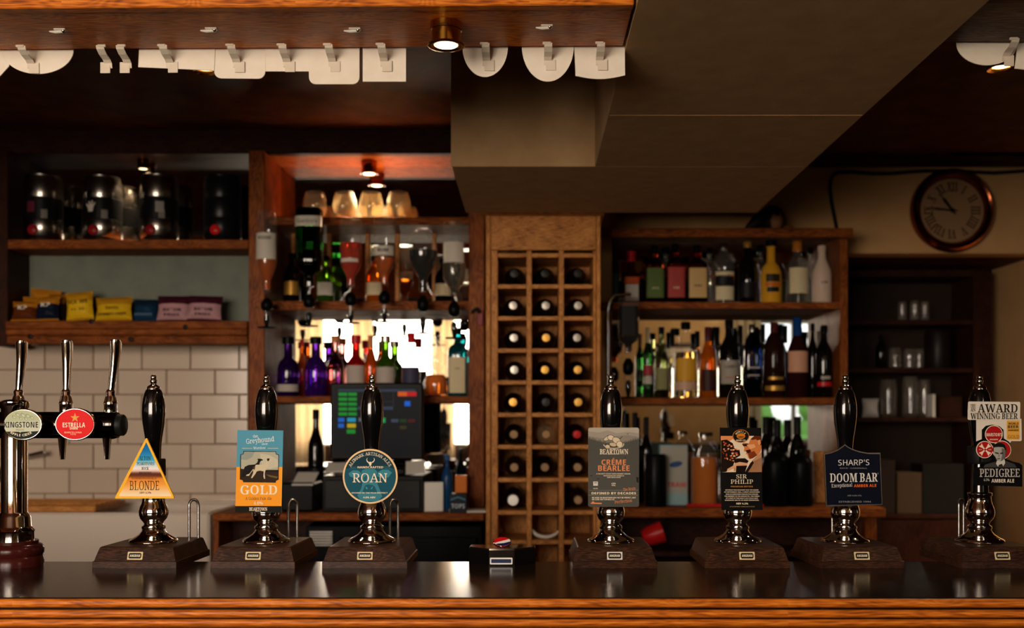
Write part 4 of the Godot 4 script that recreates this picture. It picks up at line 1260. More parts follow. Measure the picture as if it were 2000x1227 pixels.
func pump_pedigree() -> void:
	var o := pump("hand pump with a cut out clip of red roundels and a dark haired man", 1960, 0.05, -0.012, true)
	var s := 130.0 / 840.0
	var to := func(a): return shift(a, -1870 / s, -770 / s, s)
	# the dark lower board with a silhouetted top, then the cream boards stuck on it
	var body := [200, 1150, 196, 1010, 205, 930, 300, 920, 320, 880, 420, 840, 440, 800, 330, 815, 250, 775, 225, 700, 250, 620, 320, 588, 300, 520, 300, 450, 350, 400, 430, 385, 520, 405, 570, 450, 575, 560, 640, 600, 670, 690, 640, 780, 610, 820, 690, 850, 770, 870, 808, 900, 808, 1168]
	var c := clip(o, to.call(body), mat(hexc("0c0c0c"), 0.5, 0.0, 0.15), 2.168, 0.004)
	var cream := mat(hexc("ddd3c4"), 0.5, 0.0, 0.2)
	sticker(c, "award_board", to.call([230, 318, 800, 312, 804, 580, 790, 594, 672, 592, 664, 612, 575, 600, 575, 450, 520, 405, 430, 385, 350, 400, 300, 450, 300, 570, 230, 596]), cream, -0.0018)
	sticker(c, "headline_board", to.call([134, 94, 768, 98, 778, 110, 776, 320, 764, 330, 128, 326, 116, 314, 122, 106]), cream, 0.0006)
	sticker(c, "award_badge", to.call([610, 336, 768, 336, 768, 572, 610, 572]), mat(hexc("e2a53c"), 0.4), 0.0004)
	c.z += 0.0012
	var red := mat(hexc("a81418"), 0.5, 0.0, 0.2)
	for r in [[545, 704, 118], [330, 700, 108], [446, 506, 112]]:
		sticker(c, "roundel_rim", oval(1870 + r[0] * s, 770 + r[1] * s, r[2] * s, r[2] * s, 36), M.cream_ink, -0.0004)
		sticker(c, "roundel", oval(1870 + r[0] * s, 770 + r[1] * s, (r[2] - 9) * s, (r[2] - 9) * s, 36), red, 0.0)
	for a in [0.785, -0.785]:
		sticker(c, "cross_bar", [Vector2(-78, -8), Vector2(-88, -26), Vector2(-66, -20), Vector2(-40, -9), Vector2(40, -9), Vector2(66, -20), Vector2(88, -26), Vector2(78, 0), Vector2(88, 26), Vector2(66, 20), Vector2(40, 9), Vector2(-40, 9), Vector2(-66, 20), Vector2(-88, 26), Vector2(-78, 8)].map(func(q): return Vector2(1870, 770) + (Vector2(333, 700) + q.rotated(a)) * s), M.cream_ink, 0.0006)
	sticker(c, "cross_hub", oval(1870 + 333 * s, 770 + 700 * s, 14 * s, 14 * s, 12), red, 0.0010)
	# the man: jacket, neck, face, hair
	var im := canvas(420, 330, hexc("3c3a38"))
	var d := func(a, col): dab(im, shift(a, 312, 610), hexc(col))
	d.call([312, 925, 330, 890, 450, 860, 480, 860, 600, 850, 700, 880, 728, 925], "3c3a38"); d.call([480, 850, 580, 830, 585, 880, 560, 925, 490, 925, 470, 890], "c9c4ba"); d.call([505, 905, 545, 890, 560, 925, 500, 925], "2a2826")
	for k in 9: d.call([330 + k * 16, 925, 334 + k * 16, 925, 350 + k * 14, 885, 347 + k * 14, 885], "55524e")
	d.call([440, 680, 470, 660, 560, 650, 590, 700, 585, 780, 570, 830, 530, 862, 490, 850, 460, 800, 445, 750], "a8a49c")
	d.call([540, 680, 590, 700, 588, 790, 560, 840, 530, 860, 545, 780], "66635e"); d.call([455, 735, 505, 745, 500, 762, 460, 752], "2a2826"); d.call([520, 745, 560, 738, 558, 758, 522, 762], "2a2826")
	d.call([505, 750, 520, 790, 512, 800, 496, 796], "85827b"); d.call([480, 818, 525, 815, 515, 830, 490, 830], "4a4743")
	d.call([436, 690, 432, 650, 450, 630, 500, 615, 545, 618, 580, 640, 598, 690, 595, 720, 575, 690, 560, 672, 500, 668, 450, 672], "161514")
	var man := [312, 925, 330, 890, 450, 856, 478, 850, 460, 800, 445, 750, 436, 690, 432, 650, 450, 630, 500, 612, 545, 615, 580, 640, 600, 690, 597, 740, 588, 790, 575, 832, 600, 845, 700, 880, 730, 925]
	sticker(c, "portrait", to.call(man), printed(im, 0.45), 0.0010)
	var q := func(txt, x, y, h, w, m, kind = "serifbold", lift = 0.0008):
		c.z += lift
		say(c, txt, 1870 + x * s, 770 + y * s, h * s, w * s, m, kind)
		c.z -= lift
	q.call("TRY", 180, 150, 42, 66, M.ink); q.call("AN", 180, 198, 42, 64, M.ink); q.call("AWARD", 490, 180, 100, 500, M.ink); q.call("WINNING BEER", 445, 278, 72, 596, M.ink)
	q.call("WORLD", 688, 372, 28, 130, M.ink, "bold"); q.call("BEER", 686, 412, 36, 132, M.ink, "bold"); q.call("AWARDS", 688, 456, 24, 132, M.ink, "bold"); q.call("GOLD", 690, 538, 40, 138, mat(hexc("8a5a18"), 0.4), "sans")
	q.call("MARSTON'S", 446, 512, 40, 194, M.cream_ink, "bold", 0.001); q.call("BREWERY", 444, 572, 16, 104, M.cream_ink, "bold", 0.001)
	q.call("EST", 274, 700, 10, 36, M.cream_ink, "bold", 0.001); q.call("1834", 392, 700, 10, 38, M.cream_ink, "bold", 0.001)
	q.call("PEDIGREE", 515, 992, 98, 505, mat(hexc("b5b0a8"), 0.5)); q.call("4.5%", 350, 1080, 30, 74, mat(hexc("b5b0a8"), 0.5)); q.call("AMBER ALE", 555, 1092, 44, 285, M.cream_ink, "bold")

# ---------------------------------------------------------------- the keg tap tower
func build_tap_tower() -> void:
	var d := 2.14
	var k := d / F
	var o := thing("tap_tower", "chrome bar tap tower with three levers and oval badges", "tap tower", Vector3(along(28, d), COUNTER, -d))
	var base := o.position
	var yy := func(py): return (1105.0 - py) * k
	part(o, "wooden_foot", MB.new().lathe([[0, 1105], [54, 1105], [54, 1088], [51, 1085], [54, 1080], [54, 1070], [50, 1064], [44, 1062], [44, 1056], [0, 1056]].map(func(q): return Vector2(q[0] * k, yy.call(q[1]))), 40), M.burgundy)
	part(o, "column", MB.new().lathe([[0, 1057], [36, 1057], [36, 1040], [38, 1036], [34, 1032], [31, 1028], [30, 1010], [26, 1004], [24, 1000], [24, 860], [24, 800], [27, 795], [27, 786], [20, 782], [0, 780]].map(func(q): return Vector2(q[0] * k, yy.call(q[1]))), 40), M.chrome)
	var tube_y: float = yy.call(831)
	var tx := func(px): return along(px, d) - base.x
	part(o, "cross_tube", MB.new().lathe([[0, -70], [26, -70], [26, 205], [27.5, 206], [27.5, 222], [25, 230], [0, 230]].map(func(q): return Vector2(q[0] * k, (q[1] - 28) * k)), 36, Transform3D(Basis(Vector3(0, 0, 1), -PI / 2), Vector3(0, tube_y, 0))), mat(hexc("3a3836"), 0.08, 1.0))
	part(o, "end_cap", MB.new().lathe([Vector2(0, 0), Vector2(21 * k, 0), Vector2(21 * k, 11 * k), Vector2(19 * k, 13 * k), Vector2(0, 13 * k)], 28, Transform3D(Basis(Vector3(0, 0, 1), -PI / 2), Vector3(tx.call(230), tube_y, 0))), M.matt_black)
	for t in [[38, 47, 667], [129, 133, 666], [216, 228, 665]]:
		var x: float = tx.call(t[0] if t[0] != 38 else 36)
		var tap := part(o, "tap_body", MB.new().lathe([[0, 806], [12.5, 806], [12.5, 792], [13.5, 788], [12, 784], [10, 776], [8, 772], [9, 766], [7, 762], [0, 760]].map(func(q): return Vector2(q[0] * k, yy.call(q[1]) - yy.call(806))), 24), M.chrome, Transform3D(Basis(), Vector3(x, yy.call(806), 0.0)))
		var lean: float = (t[1] - t[0]) * k
		var lev := MB.new()
		lev.tube([Vector3(0, 0, 0), Vector3(lean * 0.25, 0.022, 0), Vector3(lean * 0.7, 0.06, 0.002), Vector3(lean * 0.95, 0.085, 0.004), Vector3(lean, (770 - t[2] - 4) * k, 0.006), Vector3(lean, (770 - t[2]) * k, 0.006)], [0.0058, 0.0072, 0.0088, 0.0105, 0.0112, 0.0088], 16)
		part(tap, "lever", lev, M.chrome, Transform3D(Basis(), Vector3(0, yy.call(770) - yy.call(806), 0)))
		part(o, "spout", MB.new().lathe([[0, 898], [5, 898], [6.2, 880], [8.6, 856], [9, 850], [0, 850]].map(func(q): return Vector2(q[0] * k, yy.call(q[1]) - yy.call(850))), 20), M.chrome, Transform3D(Basis(), Vector3(tx.call(t[0] - 7 if t[0] > 50 else t[0]), yy.call(850), 0.0)))
	# oval badges in front of the tube
	var badges := [[48, 829.5, 38.5, 31.0], [149.5, 829.0, 39.5, 32.0]]
	for i in 2:
		var b: Array = badges[i]
		var dd := d - 0.045
		var w := at(b[0], b[1], dd) - base
		var kk := dd / F
		var holder := part(o, "badge", MB.new().plate(oval(0, 0, b[2] * kk, b[3] * kk, 48), 0.008, Transform3D(), 0.002), M.chrome, Transform3D(Basis(), w))
		part(o, "badge_stem", MB.new().lathe([Vector2(0, 0), Vector2(0.009, 0), Vector2(0.009, 0.016), Vector2(0.013, 0.022), Vector2(0.0, 0.024)], 20, Transform3D(Basis(Vector3(1, 0, 0), PI / 2), Vector3(w.x, tube_y, w.z - 0.0235))), M.chrome)
		var sc := 250.0 / 2000.0
		var c := {"node": holder, "mid": Vector2(b[0], b[1]), "k": kk, "z": 0.0092}
		var im := canvas(620, 490, hexc("c00d10"))
		if i == 0:
			im.fill(hexc("c6c8b0"))
			dab(im, [Vector2(0, 0), Vector2(620, 0), Vector2(620, 190), Vector2(0, 190)], hexc("b4ba98"))
			for e in [[130, 120, 40], [190, 80, 46], [280, 90, 52], [360, 100, 44], [430, 130, 40], [240, 140, 34], [330, 150, 36]]:
				dab(im, oval(e[0] + 40, e[1], e[2], e[2] * 0.6, 16, 0.6), hexc("93a07f")); dab(im, oval(e[0] + 44, e[1] + 4, e[2] * 0.6, e[2] * 0.36, 14, 0.6), hexc("c3c9ae"))
			dab(im, [Vector2(0, 360), Vector2(250, 366), Vector2(272, 380), Vector2(294, 366), Vector2(620, 352), Vector2(620, 490), Vector2(0, 490)], hexc("16211c"))
		else:
			dab(im, oval(310, 245, 300, 235), hexc("dc1316"))
		part(holder, "badge_print", MB.new().plate(oval(0, 0, (b[2] - 2.6) * kk, (b[3] - 2.4) * kk, 48), 0.0006, Transform3D(Basis(), Vector3(0, 0, 0.0082))), printed(im, 0.3))
		var q := func(txt, x, y, h, ww, m, kind = "bold", turn = 0.0): say(c, txt, x * sc, 780 + y * sc, h * sc, ww * sc, m, kind, turn)
		if i == 0:
			q.call("KINGSTONE", 364, 398, 88, 530, mat(hexc("10181a"), 0.4)); q.call("PRESS", 348, 478, 24, 125, mat(hexc("6b6858"), 0.4), "serif"); arc_text(c, "APPLE CIDER", 45.5, 780 + 262 * sc, 37.5, 199 + 14, 161 - 14, 4.6, M.cream_ink, "bold", true)
		else:
			q.call("ESTRELLA", 1186, 402, 72, 350, M.cream_ink); q.call("DAMM", 1184, 456, 32, 122, M.cream_ink); q.call("BARCELONA", 1174, 518, 26, 270, mat(hexc("eab28a"), 0.4)); q.call("1876", 1172, 548, 18, 90, mat(hexc("eab28a"), 0.4))
			var star := []
			for j in 10: star.append(Vector2(1202, 290) * sc + Vector2(0, 780) + Vector2(0, -(9.2 if j % 2 == 0 else 3.6)).rotated(TAU * j / 10))
			sticker(c, "star", star, mat(hexc("d99a30"), 0.35), 0.0)

# ---------------------------------------------------------------- bottles
# outlines as fractions of the body radius and of the whole height
const SHAPES := {
	"round": [[0, 0], [0.90, 0], [1, 0.02], [1, 0.56], [0.95, 0.62], [0.72, 0.70], [0.45, 0.76], [0.36, 0.80], [0.34, 0.90], [0.38, 0.905], [0.38, 0.93], [0, 0.93]],
	"stout": [[0, 0], [0.92, 0], [1, 0.02], [1, 0.60], [0.97, 0.66], [0.80, 0.72], [0.44, 0.76], [0.36, 0.78], [0.35, 0.91], [0, 0.92]],
	"tall": [[0, 0], [0.90, 0], [1, 0.015], [1, 0.50], [0.93, 0.58], [0.62, 0.70], [0.42, 0.78], [0.38, 0.93], [0, 0.93]],
	"wine": [[0, 0], [0.94, 0], [1, 0.015], [1, 0.60], [0.92, 0.66], [0.62, 0.73], [0.42, 0.79], [0.38, 0.84], [0.38, 0.97], [0, 0.97]],
	"still": [[0, 0], [0.88, 0], [1, 0.03], [1, 0.42], [0.96, 0.50], [0.80, 0.58], [0.50, 0.64], [0.40, 0.67], [0.38, 0.88], [0.46, 0.885], [0.46, 0.91], [0, 0.91]],
	"globe": [[0, 0], [0.40, 0], [0.62, 0.05], [0.88, 0.16], [1, 0.30], [0.95, 0.44], [0.78, 0.56], [0.50, 0.66], [0.32, 0.72], [0.27, 0.80], [0.26, 0.95], [0, 0.95]],
	"waist": [[0, 0], [0.80, 0], [0.98, 0.05], [1, 0.22], [0.90, 0.32], [0.52, 0.40], [0.50, 0.43], [0.88, 0.52], [0.95, 0.60], [0.85, 0.70], [0.55, 0.74], [0.50, 0.78], [0.50, 0.90], [0, 0.90]],
	"gallon": [[0, 0], [0.92, 0], [1, 0.015], [1, 0.72], [0.93, 0.79], [0.66, 0.86], [0.40, 0.91], [0.36, 0.93], [0.36, 0.99], [0, 0.99]],
	"flask": [[0, 0], [0.92, 0], [1, 0.02], [1, 0.62], [0.94, 0.70], [0.70, 0.80], [0.42, 0.86], [0.34, 0.88], [0.34, 0.93], [0, 0.93]],
}

func profile(kind: String, r: float, h: float, shrink := 1.0, lo := 0.0, hi := 1.0) -> Array:
	var src: Array = SHAPES[kind]
	var out := []
	if lo <= 0.0 and hi >= 1.0 and shrink == 1.0:
		for q in src: out.append(Vector2(q[0] * r, q[1] * h))
		return out
	# the part between two heights, a little inside the wall
	var rad := func(f: float) -> float:
		for i in range(1, src.size() - 1):
			if src[i + 1][1] >= f and src[i + 1][1] > src[i][1]: return lerpf(src[i][0], src[i + 1][0], clampf((f - src[i][1]) / (src[i + 1][1] - src[i][1]), 0, 1))
		return src[src.size() - 2][0]
	out.append(Vector2(0, lo * h))
	for i in 15:
		var f := lerpf(lo, hi, i / 14.0)
		out.append(Vector2(rad.call(f) * r * shrink, f * h))
	out.append(Vector2(0, hi * h))
	return out

# o: shape, glass, p (squareness), flat (depth over width), cap (material), cap_h, liq [material, from, to], labels [[from, to, material, half angle]], texts [[text, height fraction, letter height, width, material]], inv
func bottle(called: String, label: String, px: float, w: float, y_top: float, shelf: float, d: float, o: Dictionary, group := "") -> Node3D:
	var r := w * d / F / 2.0
	var h := absf(up_at(y_top, d) - shelf)
	var inv: bool = o.get("inv", false)
	var root := thing(called, label, "bottle", Vector3(along(px, d), shelf, -d), group)
	if inv: root.rotation.z = PI
	var p: float = o.get("p", 2.0)
	var fl: float = o.get("flat", 1.0)
	var kind: String = o.shape
	part(root, "glass_body", MB.new().lathe(profile(kind, r, h), 32, Transform3D(), p, 1.0, fl), o.glass)
	if o.has("liq"):
		part(root, "liquid", MB.new().lathe(profile(kind, r, h, 0.93, o.liq[1], o.liq[2]), 32, Transform3D(), p, 1.0, fl), o.liq[0])
	if o.has("cap"):
		var src: Array = SHAPES[kind]
		var neck: float = src[src.size() - 2][0] * r
		var top: float = src[src.size() - 1][1]
		var c0: float = 1.0 - o.get("cap_h", 0.10)
		part(root, "cap", MB.new().lathe([Vector2(neck * 1.02, c0 * h), Vector2(neck * 1.14, c0 * h), Vector2(neck * 1.14, h * 0.992), Vector2(neck * 1.0, h), Vector2(0, h)], 20), o.cap)
	for l in o.get("labels", []):
		var lab := part(root, "paper_label", MB.new().wrap(r * 1.012, l[0] * h, l[1] * h, l[3], 14, Transform3D(), p, fl), l[2])
		if l.size() > 4:
			for t in l[4]:
				letters(lab, t[0], Vector3(0, t[1] * h, r * 1.012 * fl + 0.0006), t[2], t[4], t[5] if t.size() > 5 else "bold", t[3], Basis(Vector3(0, 0, 1), PI if inv else 0.0), 3.0)
	return root

func optic(px: float, y0: float, y1: float, d: float, label: String) -> void:
	var k := d / F
	var top := up_at(y0, d)
	var h := (y1 - y0) * k
	var o := thing("optic_measure", label, "spirit optic", Vector3(along(px, d), top, -d), "spirit optics along the shelf edge")
	part(o, "collar", MB.new().lathe([Vector2(0, -h * 0.42), Vector2(0.012, -h * 0.42), Vector2(0.022, -h * 0.34), Vector2(0.023, -h * 0.16), Vector2(0.014, -h * 0.05), Vector2(0.010, 0), Vector2(0, 0)], 24), M.plastic_black)
	part(o, "measure_glass", MB.new().lathe([Vector2(0, -h * 0.75), Vector2(0.015, -h * 0.75), Vector2(0.017, -h * 0.45), Vector2(0.013, -h * 0.42), Vector2(0, -h * 0.42)], 20), M.clear)
	part(o, "valve", MB.new().lathe([Vector2(0, -h * 0.96), Vector2(0.006, -h * 0.96), Vector2(0.012, -h * 0.76), Vector2(0.011, -h * 0.60), Vector2(0.005, -h * 0.55), Vector2(0, -h * 0.55)], 16), M.plastic_black)
	part(o, "press_bar", MB.new().lathe([Vector2(0, -h), Vector2(0.034, -h), Vector2(0.036, -h * 0.985), Vector2(0.034, -h * 0.965), Vector2(0, -h * 0.955)], 28), M.plastic_black)
	part(o, "bracket", MB.new().box(Vector3(0, -h * 0.22, -0.064), Vector3(0.014, 0.012, 0.090), 0.002), M.plastic_black)

func build_spirits() -> void:
	var white_l := mat(hexc("cfc6b8"), 0.6)
	var cream_l := mat(hexc("d9c8a0"), 0.6)
	var black_l := mat(hexc("17151a"), 0.5)
	var gold_l := mat(hexc("b98a3c"), 0.4, 0.5)
	var black_cap: Material = M.plastic_black
	var clear_liq := solid_glass(Color(0.93, 0.95, 0.93), 0.02, 0.033)
	var amber_liq := solid_glass(Color(0.90, 0.46, 0.08), 0.02, 0.033, 0.3)
	var red_liq := solid_glass(Color(0.90, 0.26, 0.08), 0.02, 0.033, 0.3)
	var wine_liq := solid_glass(Color(0.16, 0.02, 0.06), 0.02, 0.033)
	var purple := solid_glass(Color(0.24, 0.07, 0.42), 0.02, 0.05, 0.2)
	var purple2 := solid_glass(Color(0.34, 0.12, 0.60), 0.02, 0.05, 0.2)
	var redg := solid_glass(Color(0.85, 0.10, 0.06), 0.02, 0.05, 0.25)
	var orangeg := solid_glass(Color(0.95, 0.40, 0.06), 0.02, 0.05, 0.3)
	var greeng := solid_glass(Color(0.38, 0.62, 0.10), 0.02, 0.05, 0.15)
	var tealg := solid_glass(Color(0.05, 0.42, 0.46), 0.02, 0.05, 0.2)
	var gin_green := solid_glass(Color(0.05, 0.24, 0.06))
	# ---- upside down bottles in the optics: px, width, y of the upturned base, y of the mouth
	var od := 4.15
	var opt := [
		[521, 40, 413, 583, 641], [604, 53, 408, 575, 638], [685, 42, 428, 572, 632], [751, 42, 426, 568, 630], [826, 58, 447, 578, 652], [887, 46, 436, 588, 662]]
	var olabel := ["black spirit optic under the white labelled upturned bottle", "black spirit optic under the large green upturned bottle", "black spirit optic under the red filled upturned bottle", "black spirit optic under the amber filled upturned bottle", "black spirit optic under the dark globe shaped bottle", "black spirit optic under the crest labelled upturned bottle"]
	for i in opt.size():
		optic(opt[i][0], opt[i][3], opt[i][4], od, olabel[i])
	var ink: Material = M.ink
	var up := func(i: int) -> float: return up_at(opt[i][2], od)
	bottle("optic_bottle", "upturned clear bottle with white paper label beside the wooden post", 521, 40, 583, up.call(0), od, {"shape": "round", "glass": M.clear, "inv": true, "liq": [amber_liq, 0.52, 0.9], "labels": [[0.26, 0.56, white_l, 1.25, [["VODKA", 0.32, 0.012, 0.05, mat(hexc("5a5650"), 0.6)]]]]}, "upturned bottles in the optics")
	bottle("optic_bottle", "large upturned green gin bottle with a pale band", 604, 53, 575, up.call(1), od, {"shape": "stout", "glass": gin_green, "inv": true, "flat": 0.8, "p": 3.0, "labels": [[0.10, 0.22, white_l, 1.2, [["Gordon's", 0.16, 0.013, 0.075, mat(hexc("3a4a38"), 0.6), "serif"]]]]}, "upturned bottles in the optics")
	bottle("optic_bottle", "upturned clear bottle half full of red spirit", 685, 42, 572, up.call(2), od, {"shape": "round", "glass": M.clear, "inv": true, "liq": [red_liq, 0.33, 0.9], "labels": [[0.55, 0.60, white_l, 0.9]]}, "upturned bottles in the optics")
	bottle("optic_bottle", "upturned clear bottle with a little amber spirit left", 751, 42, 568, up.call(3), od, {"shape": "round", "glass": M.clear, "inv": true, "liq": [amber_liq, 0.55, 0.9], "labels": [[0.40, 0.53, white_l, 1.1, [["RUM", 0.46, 0.012, 0.04, ink]]]]}, "upturned bottles in the optics")
	bottle("optic_bottle", "upturned globe shaped bottle of dark liqueur", 826, 58, 578, up.call(4), od, {"shape": "globe", "glass": M.clear, "inv": true, "liq": [wine_liq, 0.33, 0.93]}, "upturned bottles in the optics")
	bottle("optic_bottle", "upturned clear bottle with a pale crest label beside the wine rack", 887, 46, 588, up.call(5), od, {"shape": "flask", "glass": M.clear, "inv": true, "liq": [clear_liq, 0.5, 0.9], "labels": [[0.26, 0.52, white_l, 1.0]]}, "upturned bottles in the optics")
	# ---- bottles standing behind the optics on the same shelf
	var sd := 4.40
	for b in [["green spirit bottle standing behind the large green upturned bottle", 636, 34, 500, greeng, white_l], ["amber spirit bottle standing behind the optics beside the batten", 732, 34, 500, amber_liq, cream_l], ["dark red bottle standing behind the globe shaped bottle", 866, 34, 505, M.dark_glass, cream_l], ["dark bottle standing behind the optics in the shelf corner", 570, 32, 495, M.dark_glass, gold_l]]:
		bottle("spirit_bottle", b[0], b[1], b[2], b[3], mid_y, sd, {"shape": "round", "glass": b[4], "cap": black_cap, "labels": [[0.18, 0.44, b[5], 1.0]]}, "bottles behind the optics")
	# ---- the lower shelf of the centre unit
	var ld := 4.335
	var lg := "bottles on the shelf above the till"
	var pale := mat(hexc("b8aba0"), 0.6)
	bottle("gin_bottle", "deep purple bottle with a pale band near its base beside the post", 563, 43, 658, low_y, ld, {"shape": "still", "glass": purple, "cap": black_cap, "cap_h": 0.12, "labels": [[0.08, 0.20, pale, 1.3]]}, lg)
	bottle("gin_bottle", "violet bottle without a label next to the deep purple bottle", 617, 44, 658, low_y, ld, {"shape": "still", "glass": purple2, "cap": black_cap, "cap_h": 0.12}, lg)
	bottle("liqueur_bottle", "small amber bottle between the purple and violet bottles", 590, 18, 664, low_y, 4.42, {"shape": "tall", "glass": orangeg, "cap": M.red}, lg)
	bottle("liqueur_bottle", "rosy clear bottle with an orange stopper behind the till's edge", 655, 34, 656, low_y, 4.40, {"shape": "still", "glass": solid_glass(Color(0.85, 0.55, 0.55)), "cap": M.orange_ink}, lg)
	bottle("gin_bottle", "red bottle with a pale lower label behind the till", 695, 38, 655, low_y, ld, {"shape": "still", "glass": redg, "cap": M.red, "cap_h": 0.14, "labels": [[0.12, 0.50, pale, 1.15]]}, lg)
	bottle("liqueur_bottle", "slim bright orange bottle between the red and green bottles", 724, 25, 656, low_y, ld, {"shape": "tall", "glass": orangeg, "cap": M.orange_ink, "cap_h": 0.2}, lg)
	bottle("gin_bottle", "lime green bottle with a grey label behind the till", 753, 38, 656, low_y, ld, {"shape": "still", "glass": greeng, "cap": M.steel, "cap_h": 0.1, "labels": [[0.14, 0.48, pale, 1.15]]}, lg)
	bottle("gin_bottle", "clear bottle with a dark blue label beside the green bottle", 803, 36, 650, low_y, ld, {"shape": "round", "glass": M.clear, "cap": M.red, "cap_h": 0.16, "liq": [clear_liq, 0.02, 0.4], "labels": [[0.10, 0.46, mat(hexc("3c3a52"), 0.5), 1.2]]}, lg)
	bottle("decanter_bottle", "waisted clear decanter bottle with orange spirit in its lower bulb", 851, 46, 656, low_y, ld, {"shape": "waist", "glass": M.clear, "cap": M.clear, "liq": [solid_glass(Color(0.95, 0.50, 0.08), 0.02, 0.033, 0.6), 0.03, 0.36]}, lg)
	bottle("gin_bottle", "teal square bottle with a tall cream label by the wine rack", 894, 38, 640, low_y, ld, {"shape": "stout", "glass": tealg, "p": 4.0, "cap": black_cap, "labels": [[0.05, 0.56, cream_l, 0.75, [["GIN", 0.40, 0.008, 0.02, ink, "serif"]]]]}, lg)
	# ---- glasses on the top shelf
	var gp := [[0.020, 0.0], [0.034, 0.012], [0.047, 0.045], [0.049, 0.062], [0.045, 0.085], [0.036, 0.108], [0.033, 0.1085], [0.030, 0.108]]
	var prof := []
	for q in [[0, 0.004], [0.022, 0.0], [0.034, 0.010], [0.046, 0.040], [0.049, 0.060], [0.046, 0.082], [0.037, 0.112], [0.0355, 0.112], [0.0445, 0.081], [0.0472, 0.060], [0.0445, 0.041], [0.032, 0.013], [0.0, 0.010]]: prof.append(Vector2(q[0], q[1]))
	var gm := MB.new().lathe(prof, 32).mesh()
	var wine_glass := solid_glass(Color(1.0, 0.93, 0.80), 0.02, 0.05, 0.10)
	for e in [[615, "above the large green upturned bottle"], [673, "above the red filled upturned bottle"], [725, "straight below the copper lamp"], [779, "at the bare end of the glass row"]]:
		var px: float = e[0]
		single("stemless_glass", "round stemless glass on the top shelf " + e[1], "glass", gm, wine_glass, "stemless glasses on the top shelf", Transform3D(Basis(), Vector3(along(px, 4.33), glass_y + 0.0002, -4.33)))
	# ---- corner unit, upper shelf
	var ud := 4.60
	var ug := "bottles on the upper corner shelf"
	var whisky := solid_glass(Color(0.40, 0.13, 0.02))
	var sq := {"shape": "stout", "p": 5.0, "glass": whisky, "cap": black_cap}
	var jar := func(l: String, px: float, w: float, col: String, top: float, words: Array) -> void:
		var o := sq.duplicate()
		var m := mat(hexc(col), 0.55)
		o["labels"] = [[0.10, 0.60, m, 0.80, words]]
		bottle("whiskey_bottle", l, px, w, top, r_mid_y, ud, o, ug)
	bottle("liqueur_bottle", "dark green square bottle at the rack end of the upper corner shelf", 1196, 27, 481, r_mid_y, ud, {"shape": "stout", "p": 4.0, "glass": mat(hexc("10251a"), 0.06), "cap": black_cap, "labels": [[0.12, 0.52, mat(hexc("1d3a30"), 0.5), 0.75]]}, ug)
	bottle("liqueur_bottle", "brown square bottle with an orange ribbon over a white label", 1233, 33, 491, r_mid_y, ud, {"shape": "still", "p": 4.0, "glass": mat(hexc("2a0f06"), 0.06), "cap": M.red, "cap_h": 0.2, "labels": [[0.06, 0.36, white_l, 0.7], [0.37, 0.50, mat(hexc("c8541c"), 0.5), 0.8]]}, ug)
	jar.call("square whiskey bottle with a green label", 1278, 37, "5c7038", 480, [["APPLE", 0.26, 0.009, 0.03, cream_l]])
	jar.call("square whiskey bottle with a red label", 1319, 37, "a8403a", 477, [["FIRE", 0.26, 0.009, 0.026, cream_l]])
	jar.call("square whiskey bottle with a cream label", 1361, 39, "d0ab72", 480, [["HONEY", 0.30, 0.009, 0.034, ink]])
	bottle("vodka_bottle", "clear bottle with a dark and pale label beside the cream labelled whiskey", 1413, 44, 476, r_mid_y, ud, {"shape": "flask", "glass": M.clear, "cap": M.steel, "liq": [clear_liq, 0.03, 0.55], "labels": [[0.06, 0.28, cream_l, 0.9], [0.30, 0.44, black_l, 0.9], [0.46, 0.52, cream_l, 0.9]]}, ug)
	bottle("rum_bottle", "tall black bottle between the clear and the yellow bottle", 1460, 37, 472, r_mid_y, ud, {"shape": "wine", "glass": M.dark_glass, "cap": gold_l, "labels": [[0.10, 0.34, black_l, 1.0]]}, ug)
	var yel := mat(hexc("d69a24"), 0.25)
	bottle("liqueur_bottle", "bright yellow bottle with black and orange marks", 1506, 41, 470, r_mid_y, ud, {"shape": "still", "glass": yel, "cap": black_cap, "labels": [[0.18, 0.26, black_l, 0.6], [0.34, 0.46, mat(hexc("2f2410"), 0.5), 0.7], [0.27, 0.33, mat(hexc("c8641c"), 0.5), 0.8]]}, ug)
	bottle("vodka_bottle", "clear bottle with a cream label and amber stopper", 1557, 42, 470, r_mid_y, ud, {"shape": "round", "glass": M.clear, "cap": mat(hexc("b06a1c"), 0.4), "cap_h": 0.17, "liq": [clear_liq, 0.02, 0.5], "labels": [[0.16, 0.56, cream_l, 1.0]]}, ug)
	bottle("rum_bottle", "white ceramic bottle at the end of the upper corner shelf", 1605, 38, 480, r_mid_y, ud, {"shape": "tall", "glass": mat(hexc("d0b8a4"), 0.2), "cap": mat(hexc("d0b8a4"), 0.25), "labels": [[0.30, 0.40, mat(hexc("cdb5a1"), 0.3), 0.6, [["LIB", 0.36, 0.010, 0.026, ink]]]]}, ug)
	for b in [[1300, 30, 484, "clear bottle in the second row behind the red label whiskey"], [1386, 28, 484, "clear bottle in the second row behind the cream label whiskey"], [1484, 30, 480, "clear bottle in the second row behind the yellow bottle"], [1582, 26, 484, "slim clear bottle in the second row behind the ceramic bottle"]]:
		bottle("spirit_bottle", b[3], b[0], b[1], b[2], r_mid_y, 4.70, {"shape": "round", "glass": M.clear, "cap": black_cap, "liq": [clear_liq, 0.03, 0.45]}, ug)
	# ---- corner unit, lower shelf
	var vg := "bottles on the lower corner shelf"
